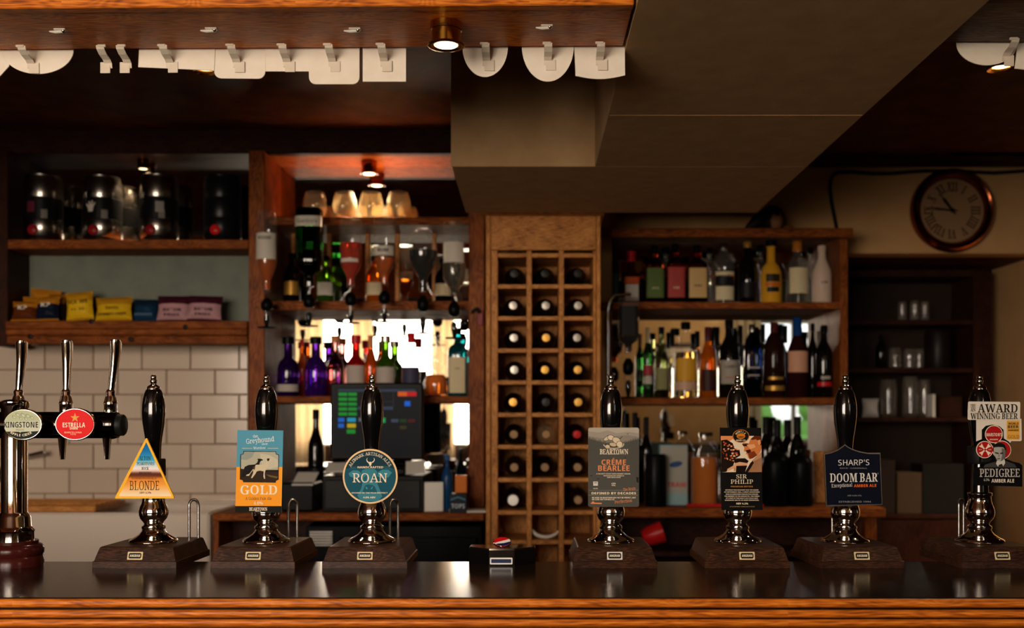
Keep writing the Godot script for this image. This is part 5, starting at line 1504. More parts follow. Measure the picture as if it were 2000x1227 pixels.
	bottle("spirit_bottle", "slim green bottle with a red and white label on the lower corner shelf", 1265, 19, 640, r_low_y, ud, {"shape": "wine", "glass": solid_glass(Color(0.10, 0.30, 0.10)), "cap": cream_l, "cap_h": 0.22, "labels": [[0.32, 0.46, mat(hexc("b04048"), 0.5), 1.1], [0.20, 0.31, white_l, 1.1]]}, vg)
	bottle("spirit_bottle", "olive tinted clear bottle next to the slim green bottle", 1292, 27, 639, r_low_y, ud, {"shape": "tall", "glass": solid_glass(Color(0.62, 0.66, 0.42)), "cap": black_cap, "labels": [[0.12, 0.42, mat(hexc("8d8a5c"), 0.6), 0.9]]}, vg)
	bottle("rum_bottle", "round clear bottle with a yellow label", 1339, 44, 629, r_low_y, ud, {"shape": "round", "glass": M.clear, "cap": black_cap, "liq": [solid_glass(Color(0.85, 0.70, 0.40), 0.02, 0.033), 0.02, 0.6], "labels": [[0.22, 0.52, mat(hexc("d39a2c"), 0.5), 1.0], [0.10, 0.21, mat(hexc("c9a184"), 0.5), 1.2]]}, vg)
	bottle("brandy_bottle", "brown bottle with pinkish highlights next to the yellow labelled rum", 1383, 32, 639, r_low_y, ud, {"shape": "tall", "glass": amber_liq, "cap": mat(hexc("4a1c22"), 0.3), "cap_h": 0.2, "labels": [[0.10, 0.40, mat(hexc("3a1c18"), 0.5), 1.0]]}, vg)
	bottle("rum_bottle", "tall dark rum bottle with a grey printed label", 1424, 39, 626, r_low_y, ud, {"shape": "wine", "glass": M.dark_glass, "cap": black_cap, "labels": [[0.18, 0.48, mat(hexc("a39a8c"), 0.6), 1.1, [["LAMB'S", 0.40, 0.011, 0.052, ink, "serifbold"], ["NAVY RUM", 0.26, 0.007, 0.045, M.red]]]]}, vg)
	bottle("gin_bottle", "deep blue square bottle next to the dark rum", 1469, 34, 634, r_low_y, ud, {"shape": "flask", "p": 4.0, "glass": solid_glass(Color(0.06, 0.14, 0.34)), "cap": M.steel, "labels": [[0.40, 0.42, pale, 0.6], [0.30, 0.315, pale, 0.6]]}, vg)
	bottle("whisky_bottle", "brown whisky bottle with a gold foil band", 1512, 41, 631, r_low_y, ud, {"shape": "flask", "glass": mat(hexc("24100a"), 0.06), "cap": mat(hexc("4a1c18"), 0.35), "cap_h": 0.2, "labels": [[0.10, 0.16, gold_l, 1.2], [0.24, 0.28, gold_l, 0.8]]}, vg)
	bottle("liqueur_bottle", "bottle with a salmon label and blue neck", 1557, 41, 621, r_low_y, ud, {"shape": "tall", "glass": mat(hexc("2a0d0d"), 0.06), "cap": mat(hexc("123a78"), 0.25), "cap_h": 0.36, "labels": [[0.32, 0.58, mat(hexc("cf9a7c"), 0.55), 1.2]]}, vg)
	bottle("spirit_bottle", "slim black bottle beside the salmon labelled bottle", 1587, 20, 632, r_low_y, 4.66, {"shape": "wine", "glass": M.dark_glass, "cap": black_cap}, vg)
	bottle("port_bottle", "black bottle with a red band by the unit's side panel", 1609, 32, 636, r_low_y, ud, {"shape": "wine", "glass": M.dark_glass, "cap": black_cap, "labels": [[0.16, 0.22, M.red, 1.1], [0.26, 0.30, pale, 0.6]]}, vg)
	for b in [[1313, 22, 645, "black capped clear bottle behind the yellow labelled rum"], [1362, 22, 647, "black capped clear bottle behind the brown brandy"], [1400, 24, 642, "black capped clear bottle behind the dark rum"], [1446, 22, 636, "black capped clear bottle behind the blue bottle"], [1490, 22, 634, "black capped clear bottle behind the gold banded whisky"], [1533, 24, 636, "black capped clear bottle behind the salmon labelled bottle"]]:
		bottle("spirit_bottle", b[3], b[0], b[1], b[2], r_low_y, 4.70, {"shape": "tall", "glass": M.clear, "cap": black_cap, "cap_h": 0.24, "liq": [clear_liq, 0.03, 0.45]}, vg)
	# ---- the upturned whiskey in its wire stand in front of the corner unit
	var wd := 4.40
	bottle("optic_bottle", "upturned square bottle with a black label in a chrome arch stand", 1227, 40, 700, up_at(583, wd), wd, {"shape": "stout", "p": 5.0, "glass": M.clear, "inv": true, "liq": [solid_glass(Color(0.40, 0.12, 0.03), 0.02, 0.033), 0.45, 0.9], "labels": [[0.14, 0.62, black_l, 0.80]]}, "upturned bottles in the optics")
	optic(1227, 700, 778, wd, "black spirit optic under the black labelled upturned bottle")
	var arch := []
	for i in 4: arch.append(at(1187, 985 - i * 90, wd))
	for i in 9:
		var a := PI - PI * 0.5 * i / 8.0
		arch.append(at(1205 + cos(a) * 18, 612 - sin(a) * 36, wd))
	arch.append(at(1232, 575, wd))
	single("bottle_stand", "tall chrome arch stand holding the upturned black labelled bottle", "bottle stand", MB.new().tube(arch, 0.007, 12), M.chrome)

func build_centre_things() -> void:
	# ---- till
	var d := 4.06
	var t := thing("till", "black till with a colourful touch screen on the back bar", "till")
	var im := canvas(360, 310, hexc("0b0d11"))
	var r := func(x0, y0, x1, y1, c): im.fill_rect(Rect2i(x0, y0, x1 - x0, y1 - y0), hexc(c))
	r.call(18, 14, 342, 26, "2a3442"); r.call(110, 70, 250, 72, "2a3442"); r.call(248, 26, 250, 92, "2a3442"); r.call(100, 92, 248, 106, "2c3a50")
	for i in 5:
		for j in 2: r.call(20 + j * 40, 30 + i * 22, 56 + j * 40, 44 + i * 22, "128a2a")
	r.call(18, 142, 44, 160, "1460c0"); r.call(18, 168, 42, 186, "1460c0"); r.call(56, 142, 92, 160, "1a94b4"); r.call(56, 168, 92, 186, "c0a418"); r.call(54, 194, 90, 212, "128a2a"); r.call(104, 142, 120, 158, "5a6470")
	r.call(268, 26, 306, 46, "d85a18"); r.call(306, 26, 346, 46, "c01818"); r.call(296, 68, 320, 90, "1460d0"); r.call(196, 142, 216, 164, "1a9a50"); r.call(240, 148, 270, 162, "3a4656"); r.call(276, 148, 304, 162, "123a18"); r.call(310, 148, 340, 162, "4a1414"); r.call(276, 178, 304, 192, "3a3412")
	part(t, "screen_housing", pbox(645, 748, 826, 898, d, 0.035, 0.006), M.plastic_black)
	var disp := mat(Color.BLACK, 0.35, 0.0, 0.15)
	disp.emission_enabled = true
	disp.emission_texture = ImageTexture.create_from_image(im)
	disp.emission_operator = BaseMaterial3D.EMISSION_OP_MULTIPLY
	disp.emission = Color.WHITE
	disp.emission_energy_multiplier = 0.8
	var a := at(652, 890, d - 0.001)
	var b := at(820, 754, d - 0.001)
	part(t, "screen", MB.new().plate(rect_px(a.x, a.y, b.x, b.y), 0.001, Transform3D(Basis(), Vector3(0, 0, -d))), disp)
	part(t, "neck", span(along(715, d), along(760, d), work_y + 0.16, up_at(890, d), -d - 0.03, -d - 0.07, 0.004), M.plastic_black)
	part(t, "cash_drawer", span(along(634, d), along(830, d), work_y, up_at(928, d), -d + 0.05, -d - 0.33, 0.004), M.plastic_black)
	part(t, "stand", span(along(690, d), along(790, d), up_at(928, d), work_y + 0.16, -d - 0.02, -d - 0.14, 0.006), M.plastic_black)
	part(t, "drawer_front", span(along(640, d), along(824, d), work_y + 0.012, up_at(936, d), -d + 0.062, -d + 0.05, 0.003), M.matt_black)
	# ---- papers, printer and oddments by the till
	var p := thing("receipt_printer", "low black receipt printer with white slip beside the till", "printer", Vector3(along(590, 4.1), work_y, -4.1))
	part(p, "body", MB.new().box(Vector3(0, 0.055, 0), Vector3(0.125, 0.11, 0.17), 0.008), M.plastic_black)
	part(p, "paper_slip", MB.new().box(Vector3(0.02, 0.125, -0.01), Vector3(0.08, 0.004, 0.12), 0.0, Transform3D(Basis(Vector3(1, 0, 0), 0.35), Vector3.ZERO)), M.paper)
	for e in [[660, 918, 0.085, 0.10, 0.3, "white paper slip on the till beside the round clip's pump"], [811, 897, 0.07, 0.09, 0.5, "folded white receipt lying on the cash drawer"]]:
		var dd := 4.03
		single("paper_sheet", e[5], "paper", MB.new().box(Vector3.ZERO, Vector3(e[2], 0.003, e[3])), M.paper, "papers by the till", Transform3D(Basis(Vector3(1, 0, 0), e[4]) * Basis(Vector3.UP, 0.1), Vector3(along(e[0], dd), up_at(928, d) + 0.03, -dd)))
	single("notepad", "white notepad standing upright between the till and the blue box", "notepad", MB.new().box(Vector3(0, 0.055, 0), Vector3(0.075, 0.11, 0.02), 0.002), M.paper, "", Transform3D(Basis(Vector3.UP, 0.2), Vector3(along(846, 4.04), work_y, -4.04)))
	bottle("beer_bottle", "dark bottle standing between the printer and the wooden post", 617, 30, 800, work_y, 4.22, {"shape": "wine", "glass": M.dark_glass, "cap": black_cap_mat(), "labels": [[0.2, 0.4, M.matt_black, 1.0]]})
	bottle("cordial_bottle", "blue plastic bottle between the notepad and the navy box", 873, 22, 888, work_y, 4.08, {"shape": "round", "glass": mat(hexc("123c66"), 0.25), "cap": mat(hexc("16508a"), 0.3)})
	var tb := thing("snack_box", "navy box lettered in pale blue on the worktop", "box", Vector3(along(896, 4.0), work_y, -4.0))
	part(tb, "carton", MB.new().box(Vector3(0, 0.035, 0), Vector3(0.062, 0.07, 0.08), 0.001), mat(hexc("141a26"), 0.5))
	letters(tb, "TOPS", Vector3(0, 0.026, 0.0406), 0.017, mat(hexc("b9c4cc"), 0.5), "bold", 0.05)
	part(tb, "swoosh", MB.new().plate(pts2([-0.028, 0.046, 0.0, 0.056, 0.028, 0.046, 0.028, 0.052, 0.0, 0.062, -0.028, 0.052]), 0.0005, Transform3D(Basis(), Vector3(0, 0, 0.0402))), mat(hexc("3d7a94"), 0.5))
	single("orange_carton", "plain orange carton behind the navy box", "carton", MB.new().box(Vector3(0, 0.066, 0), Vector3(0.044, 0.132, 0.05), 0.001), mat(hexc("d0701c"), 0.5), "", Transform3D(Basis(), Vector3(along(901, 4.12), work_y, -4.12)))
	single("menu_sheet", "white menu sheet lying on the worktop by the wine rack", "paper", MB.new().box(Vector3(0, 0.004, 0), Vector3(0.15, 0.008, 0.10), 0.001), M.paper, "", Transform3D(Basis(Vector3.UP, 0.1), Vector3(along(915, 3.98), work_y, -4.02)))
	# ---- the lamps of the back bar
	var head := up_at(300, 4.25)
	downlight(Vector3(along(721, 4.37), head - 0.0005, -4.37), 0.038, 0.055, "copper downlight over the stemless glasses", 4.5, M.copper, 16.0, true)
	downlight(Vector3(along(270, 4.29), head - 0.0005, -4.345), 0.026, 0.04, "small amber downlight over the mini kegs", 0.25, M.copper, 4.0, true)

func black_cap_mat() -> Material: return M.plastic_black

func build_sink_side() -> void:
	# ---- tiles
	var d := 4.45
	var w := structure("wall_tiled", "cream brick tiled splashback behind the sink", "wall", span(-3.3, along(484, d), up_at(1000, d), up_at(675, d), -d - 0.008, -4.56), M.grout)
	var tw := 95.0 * d / F
	var th := 48.4 * d / F
	var tile := MB.new().box(Vector3.ZERO, Vector3(tw - 0.004, th - 0.004, 0.010), 0.003).mesh()
	for row in 7:
		var y := up_at(674 + 48.4 * (row + 0.5), d)
		var x0 := 87.0 if row % 2 == 0 else 40.0
		for col in range(-6, 5):
			var px := x0 + 95.0 * col + 47.5
			var right := px + 47.5
			if right > 486.0:
				var left := px - 47.5
				if left > 478.0: continue
				var wd := (485.0 - left) * d / F
				part(w, "tile", MB.new().box(Vector3.ZERO, Vector3(wd - 0.004, th - 0.004, 0.010), 0.003), M.tile2, Transform3D(Basis(), Vector3(along((left + 485.0) / 2, d), y, -d - 0.004)))
				continue
			part(w, "tile", tile, M.tile if (row * 3 + col * 5) % 4 else M.tile2, Transform3D(Basis(), Vector3(along(px, d), y, -d - 0.004)))
	# ---- sink
	var sd := 3.95
	var s := thing("butler_sink", "large white ceramic butler sink under the tiles", "sink")
	var x0 := along(-260, sd)
	var x1 := along(409, sd)
	var y1 := up_at(1002, sd)
	var m := MB.new()
	for bx in [[x0, x1, y1 - 0.26, y1, -sd, -sd - 0.03], [x0, x1, y1 - 0.26, y1 + 0.005, -4.36, -4.39], [x0, x0 + 0.03, y1 - 0.26, y1, -sd - 0.031, -4.359], [x1 - 0.03, x1, y1 - 0.26, y1, -sd - 0.031, -4.359], [x0, x1, y1 - 0.30, y1 - 0.261, -sd, -4.39]]:
		m.box(Vector3((bx[0] + bx[1]) / 2, (bx[2] + bx[3]) / 2, (bx[4] + bx[5]) / 2), Vector3(bx[1] - bx[0], bx[3] - bx[2], bx[4] - bx[5]), 0.009)
	part(s, "basin", m, M.porcelain)
	part(s, "support", span(x0, x1, 0.0, y1 - 0.301, -sd - 0.02, -4.38), M.dark_shelf)
	part(s, "back_ledge", span(x0, x1, y1 - 0.03, y1 + 0.010, -4.392, -4.455, 0.004), M.porcelain)
	var bd := thing("draining_tray", "pale wooden draining board laid across the sink", "tray", Vector3(along(110, 4.12), y1 + 0.0005, -4.12))
	part(bd, "board", MB.new().box(Vector3(0, 0.012, 0), Vector3(0.42, 0.024, 0.30), 0.004), M.rack)
	for i in 6:
		part(bd, "rib", MB.new().box(Vector3(0, 0.027, -0.11 + i * 0.044), Vector3(0.40, 0.006, 0.012), 0.002), M.rack)
	var tp := thing("sink_tap", "chrome lever tap on the wall over the sink", "tap", at(40, 905, 4.44))
	part(tp, "wall_rose", MB.new().lathe([Vector2(0, 0), Vector2(0.03, 0), Vector2(0.028, 0.012), Vector2(0.014, 0.02), Vector2(0.014, 0.05), Vector2(0, 0.05)], 24, Transform3D(Basis(Vector3(1, 0, 0), PI / 2), Vector3(0, 0, -0.002))), M.chrome)
	part(tp, "lever", MB.new().tube([Vector3(0.0, 0.02, 0.05), Vector3(0.06, 0.033, 0.06), Vector3(0.13, 0.048, 0.07)], [0.008, 0.008, 0.0095], 14), M.chrome)
	part(tp, "spout", MB.new().tube([Vector3(0, 0, 0.05), Vector3(0, 0.0, 0.12), Vector3(0, -0.02, 0.16), Vector3(0, -0.07, 0.17)], 0.011, 14), M.chrome)
	# ---- mini kegs
	var kd := 4.292
	var steel := mat(hexc("a39c94"), 0.22, 1.0)
	var dark := mat(hexc("101012"), 0.3)
	var rows := [[82, 345, "steel mini keg with a maroon mark beside the shelf's dark side panel", "5a1c2a"], [198, 347, "steel mini keg with a pale hand print on its black band", "c9beb4"], [308, 345, "steel mini keg with a square grey mark on its black band", "8f8880"], [432, 346, "plain black mini keg with a small red tap", "101012"]]
	for i in rows.size():
		var q: Array = rows[i]
		var k := thing("mini_keg", q[2], "mini keg", Vector3(along(q[0] + 3, kd), keg_y + 0.0003, -kd), "mini kegs on the top shelf")
		var h := up_at(q[1], kd) - keg_y
		var rr := 0.074
		var pr := [[0, 0.004], [0.80, 0.004], [0.86, 0.0], [0.92, 0.02], [0.90, 0.05], [1.0, 0.08], [1.0, 0.34], [0.985, 0.35], [1.0, 0.36], [1.0, 0.64], [0.985, 0.65], [1.0, 0.66], [1.0, 0.90], [0.92, 0.95], [0.94, 0.985], [0.88, 1.0], [0.84, 0.985], [0.80, 0.96], [0, 0.955]].map(func(e): return Vector2(e[0] * rr, e[1] * h))
		part(k, "shell", MB.new().lathe(pr, 40), dark if i == 3 else steel)
		if i < 3:
			part(k, "printed_band", MB.new().wrap(rr * 1.004, 0.34 * h, 0.64 * h, PI * 0.98, 40), dark)
			if i == 1:
				var hand := pts2([-0.010, -0.018, 0.008, -0.018, 0.012, 0.0, 0.022, 0.014, 0.018, 0.018, 0.008, 0.006, 0.010, 0.024, 0.004, 0.025, 0.001, 0.008, -0.005, 0.023, -0.010, 0.021, -0.006, 0.004, -0.017, 0.014, -0.021, 0.010, -0.012, -0.004])
				part(k, "hand_print", MB.new().plate(hand, 0.0006, Transform3D(Basis(Vector3.UP, -0.25), Vector3(-0.019, 0.50 * h, rr * 0.985))), mat(hexc(q[3]), 0.6))
			else:
				part(k, "print_mark", MB.new().wrap(rr * 1.008, 0.42 * h, 0.58 * h, 0.22, 8, Transform3D(Basis(Vector3.UP, -0.25 if i == 0 else 0.35), Vector3.ZERO)), mat(hexc(q[3]), 0.6))
			part(k, "grey_label", MB.new().wrap(rr * 1.007, 0.33 * h, 0.46 * h, 0.16, 8, Transform3D(Basis(Vector3.UP, 0.45), Vector3.ZERO)), mat(hexc("77706a"), 0.6))
		part(k, "tap_knob", MB.new().lathe([Vector2(0, 0), Vector2(0.019, 0), Vector2(0.020, 0.006), Vector2(0.016, 0.010), Vector2(0, 0.011)], 24, Transform3D(Basis(Vector3(1, 0, 0), PI / 2), Vector3(-0.008, 0.155 * h, rr * 0.985))), mat(hexc("8a1418"), 0.35) if i < 3 else M.red)
	# ---- snack packets
	var sk := 4.26
	var bag := func(label: String, px: float, wd: float, y_top: float, col: String, col2: String, words: Array, lean: float, roll: float, dd: float, group: String) -> void:
		var ww := wd * dd / F
		var hh := up_at(y_top, dd) - crisp_y
		var pic := canvas(64, 64, hexc(col))
		pic.fill_rect(Rect2i(0, 0, 64, 22), hexc(col2))
		pic.fill_rect(Rect2i(0, 60, 64, 4), hexc(col2))
		var o := thing("snack_packet", label, "snack packet", Vector3(along(px, dd), crisp_y + 0.003 + ww / 2 * absf(sin(roll)), -dd), group)
		o.rotation = Vector3(-lean, 0.0, 0.0)
		var body := part(o, "foil_bag", MB.new().pillow(ww, hh / cos(lean), 0.045), printed(pic, 0.32))
		body.rotation.z = roll
		for t in words:
			letters(body, t[0], Vector3(0, t[1] * hh, 0.0235), t[2], mat(hexc(t[4]), 0.4), "bold", t[3], Basis(), 3.0)
	var kp := [["KP", 0.62, 0.016, 0.035, "e8e0d0"]]
	bag.call("orange and brown nut packet propped at the front of the heap", 46, 50, 590, "5a2a10", "b0701c", kp, 0.25, 0.0, 4.215, "nut packets at the end of the snack shelf")
	bag.call("orange and brown nut packet peeping over the front packet", 66, 48, 583, "5a2a10", "b0701c", kp, 0.05, -0.04, 4.285, "nut packets at the end of the snack shelf")
	bag.call("navy and orange nut packet leaning in the middle of the heap", 92, 46, 581, "15192c", "b0701c", kp, 0.2, 0.03, 4.222, "nut packets at the end of the snack shelf")
	bag.call("orange nut packet standing tallest at the back of the heap", 84, 60, 570, "6b3512", "b0701c", kp, 0.0, -0.10, 4.345, "nut packets at the end of the snack shelf")
	bag.call("dark brown nut packet at the heap's end towards the yellow packets", 112, 34, 577, "2a1a14", "8a5418", [], 0.05, 0.02, 4.285, "nut packets at the end of the snack shelf")
	bag.call("yellow scampi snack packet with its corner raised high", 157, 54, 574, "d9ac1c", "b8821a", [["SCAMPI", 0.62, 0.013, 0.075, "2a1c08"], ["FRIES", 0.36, 0.008, 0.05, "5a3c10"]], 0.15, 0.10, 4.25, "yellow scampi packets")
	bag.call("lower yellow scampi snack packet next to the blue packet", 222, 72, 583, "d0a41a", "b07c1a", [["Smiths", 0.52, 0.012, 0.05, "2a1c08"], ["SCAMPI FRIES", 0.24, 0.010, 0.11, "3a2408"]], 0.2, 0.04, 4.25, "yellow scampi packets")
	bag.call("dark blue snack packet between yellow and maroon packets", 283, 48, 586, "16324c", "122436", [["MOMENTS", 0.3, 0.009, 0.07, "5a7a90"]], 0.2, 0.0, 4.28, "bacon and cheese packets")
	bag.call("maroon bacon snack packet next to the blue packet", 338, 66, 579, "b08488", "3a1420", [["BACON", 0.42, 0.012, 0.07, "3a1a20"], ["FRIES", 0.22, 0.010, 0.06, "3a1a20"]], 0.2, 0.0, 4.25, "bacon and cheese packets")
	bag.call("maroon bacon snack packet at the bare end of the snack shelf", 398, 68, 580, "b08488", "3a1420", [["BACON", 0.42, 0.012, 0.07, "3a1a20"], ["FRIES", 0.22, 0.010, 0.06, "3a1a20"]], 0.2, -0.03, 4.235, "bacon and cheese packets")

func build_alcove() -> void:
	var d := 5.16
	var t := thing("recess_shelves", "dark wooden bookcase of glassware in the recess", "shelf unit")
	var x0 := along(1640, d)
	var x1 := along(1938, d)
	var top := up_at(528, d)
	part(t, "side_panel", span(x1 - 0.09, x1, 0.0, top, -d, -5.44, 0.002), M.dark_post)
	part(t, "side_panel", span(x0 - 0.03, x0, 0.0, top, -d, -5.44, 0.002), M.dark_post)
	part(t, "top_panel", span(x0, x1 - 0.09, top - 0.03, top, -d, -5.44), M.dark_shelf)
	part(t, "back_panel", span(x0, x1 - 0.09, 0.8, top - 0.03, -5.43, -5.445), mat(hexc("2e2118"), 0.7))
	var ys := [625.0, 719.0, 815.0, 1005.0]
	for y in ys:
		part(t, "shelf", span(x0, x1 - 0.09, up_at(y + 9, d), up_at(y, d), -d - 0.005, -5.43, 0.002), M.dark_shelf)
	part(t, "cupboard_door", span(x0, x1 - 0.09, 0.05, up_at(1016, d), -d - 0.01, -d - 0.03, 0.003), M.dark_post)
	var gl := glass(Color(0.7, 0.66, 0.6), 0.07)
	var dd := 5.26
	var jar := func(px: float, wd: float, y_top: float, row: int, label: String, group: String) -> void:
		var r := wd * dd / F / 2
		var y := up_at(ys[row], d)
		var h := up_at(y_top, dd) - y
		var o := thing("glass_jar", label, "jar", Vector3(along(px, dd), y + 0.0003, -dd), group)
		part(o, "bowl", MB.new().lathe([Vector2(0, 0), Vector2(r * 0.8, 0), Vector2(r, h * 0.08), Vector2(r, h * 0.8), Vector2(r * 0.85, h), Vector2(r * 0.78, h), Vector2(r * 0.92, h * 0.78), Vector2(r * 0.92, h * 0.1), Vector2(0, h * 0.06)], 24), gl)
	for q in [[1762, 18, 590], [1786, 18, 588], [1806, 18, 590]]: jar.call(q[0], q[1], q[2], 0, "small tumbler on the recess's top shelf", "tumblers on the top recess shelf")
	for q in [[1748, 26, 680], [1776, 24, 682], [1795, 20, 682]]: jar.call(q[0], q[1], q[2], 1, "short glass jar on the recess's second shelf", "short jars on the second recess shelf")
	for q in [[1735, 34, 742], [1778, 32, 736], [1805, 24, 742]]: jar.call(q[0], q[1], q[2], 2, "tall glass jar on the recess's third shelf", "tall jars on the third recess shelf")
	var y1 := up_at(ys[1], d) + 0.0003
	single("storage_tin", "tall dark tin with a pale printed strip on the second recess shelf", "tin", MB.new().lathe([Vector2(0, 0), Vector2(0.062, 0), Vector2(0.064, 0.004), Vector2(0.064, 0.17), Vector2(0.055, 0.19), Vector2(0, 0.19)], 28), mat(hexc("1c120d"), 0.4), "", Transform3D(Basis(), Vector3(along(1832, dd), y1, -dd)))
	bottle("spirit_bottle", "dark bottle among the jars on the second recess shelf", 1720, 20, 655, y1, dd, {"shape": "wine", "glass": M.dark_glass, "cap": M.plastic_black})
	var y2 := up_at(ys[2], d) + 0.0003
	single("white_menu_card", "narrow white card standing on the third recess shelf", "card", MB.new().box(Vector3(0, 0.055, 0), Vector3(0.014, 0.11, 0.08), 0.001), M.paper, "", Transform3D(Basis(), Vector3(along(1818, 5.22), y2, -5.22)))
	single("wooden_caddy", "brown wooden caddy on the third recess shelf", "caddy", MB.new().box(Vector3(0, 0.05, 0), Vector3(0.11, 0.10, 0.12), 0.003), M.dark_shelf, "", Transform3D(Basis(), Vector3(along(1848, dd), y2, -dd)))
	single("paper_bundle", "crumpled pale paper bundle on the third recess shelf", "paper", MB.new().pillow(0.08, 0.09, 0.05), M.paper, "", Transform3D(Basis(), Vector3(along(1700, dd), y2, -dd)))
	var y3 := up_at(ys[3], d) + 0.0003
	for q in [[1710, 0.14, 0.26, "2a1e17", "dark brown carton at the post side of the recess's low shelf"], [1765, 0.12, 0.20, "4a3828", "tan carton between two dark cartons in the recess"], [1830, 0.20, 0.24, "15100d", "wide black carton in the recess's low shelf"]]:
		single("carton", q[4], "carton", MB.new().box(Vector3(0, q[2] / 2, 0), Vector3(q[1], q[2], 0.16), 0.003), mat(hexc(q[3]), 0.6), "cartons low in the recess", Transform3D(Basis(), Vector3(along(q[0], dd), y3, -dd)))
	# ---- clock
	var cd := 4.795
	var c := thing("wall_clock", "round copper rimmed wall clock with roman numerals", "clock", at(1856, 413, cd))
	var k := cd / F
	part(c, "rim", MB.new().lathe([Vector2(0, 0), Vector2(80 * k, 0), Vector2(82 * k, 8 * k), Vector2(80 * k, 18 * k), Vector2(74 * k, 24 * k), Vector2(68 * k, 22 * k), Vector2(63 * k, 14 * k), Vector2(62 * k, 8 * k), Vector2(0, 8 * k)], 56, Transform3D(Basis(Vector3(1, 0, 0), PI / 2), Vector3.ZERO)), M.copper)
	part(c, "dial", MB.new().lathe([Vector2(0, 8.2 * k), Vector2(62 * k, 8.2 * k), Vector2(61.5 * k, 9 * k), Vector2(0, 9 * k)], 56, Transform3D(Basis(Vector3(1, 0, 0), PI / 2), Vector3.ZERO)), mat(hexc("a07c5a"), 0.6))
	var nums := ["XII", "I", "II", "III", "IIII", "V", "VI", "VII", "VIII", "IX", "X", "XI"]
	var ring := MB.new()
	for i in 12:
		var a := -TAU * i / 12
		letters(c, nums[i], Vector3(-sin(a) * 46 * k, cos(a) * 46 * k, 9.4 * k), 17 * k, M.ink, "serifbold", 0.0, Basis(Vector3(0, 0, 1), a) * Basis.from_scale(Vector3(0.62, 1, 1)), 3.0)
	for hnd in [[-0.655, 42, 3.4], [-1.472 - 0.0, 52, 2.4]]:
		part(c, "hand", MB.new().plate(pts2([-1.4, -10, 1.4, -10, hnd[2], hnd[1] * 0.6, 1.2, hnd[1] * 0.72, 0.4, hnd[1], -0.4, hnd[1], -1.2, hnd[1] * 0.72, -hnd[2], hnd[1] * 0.6]).map(func(q): return q * k), 0.002, Transform3D(Basis(Vector3(0, 0, 1), -hnd[0]), Vector3(0, 0, 10.5 * k))), M.ink)
	part(c, "hub", MB.new().ball(Vector3(0, 0, 11 * k), 4.5 * k, 14, 8), M.ink)
	# ---- cable along the bulkhead
	var path := []
	for q in [[1634, 446], [1629, 420], [1624, 395], [1621, 370], [1622, 352], [1627, 342], [1637, 337], [1660, 336], [1700, 339], [1740, 339], [1775, 336], [1810, 334], [1860, 333], [1900, 336], [1940, 338], [1975, 336], [2010, 333], [2080, 334]]: path.append(at(q[0], q[1], 4.786))
	single("wall_cable", "black cable running along the wall above the clock", "cable", MB.new().tube(path, 0.008, 10), M.matt_black)
	# ---- carved bird on the cornice
	var bd := 4.52
	var kb := bd / F
	var b := thing("carved_bird", "dark carved bird with a pale breast on the cornice", "bird ornament", Vector3(along(1508, bd), r_top_y + 0.0002, -bd))
	var body := MB.new()
	body.lathe([Vector2(0, 0), Vector2(17 * kb, 0), Vector2(24 * kb, 12 * kb), Vector2(25 * kb, 24 * kb), Vector2(22 * kb, 36 * kb), Vector2(17 * kb, 44 * kb), Vector2(9 * kb, 50 * kb), Vector2(0, 52 * kb)], 28)
	body.lathe([Vector2(0, 0), Vector2(5 * kb, 8 * kb), Vector2(14 * kb, 34 * kb), Vector2(12 * kb, 50 * kb), Vector2(0, 58 * kb)], 20, Transform3D(Basis(Vector3(0, 0, 1), -1.0), Vector3(-56 * kb, 3 * kb, -0.005)))
	part(b, "body", body, mat(hexc("140f0d"), 0.5))
	part(b, "breast", MB.new().ball(Vector3(3 * kb, 20 * kb, 14 * kb), 17 * kb, 20, 12, Vector3(0.9, 1.15, 0.8)), mat(hexc("a8744c"), 0.6))
	part(b, "beak", MB.new().lathe([Vector2(0, 0), Vector2(7 * kb, 0), Vector2(4 * kb, 8 * kb), Vector2(0, 13 * kb)], 14, Transform3D(Basis(Vector3(1, 0, 0), PI / 2), Vector3(4 * kb, 33 * kb, 24 * kb))), mat(hexc("100d0c"), 0.4))
	part(b, "foot", MB.new().ball(Vector3(30 * kb, 6 * kb, 8 * kb), 9 * kb, 14, 8, Vector3(1.3, 0.6, 1)), mat(hexc("7a4a30"), 0.6))

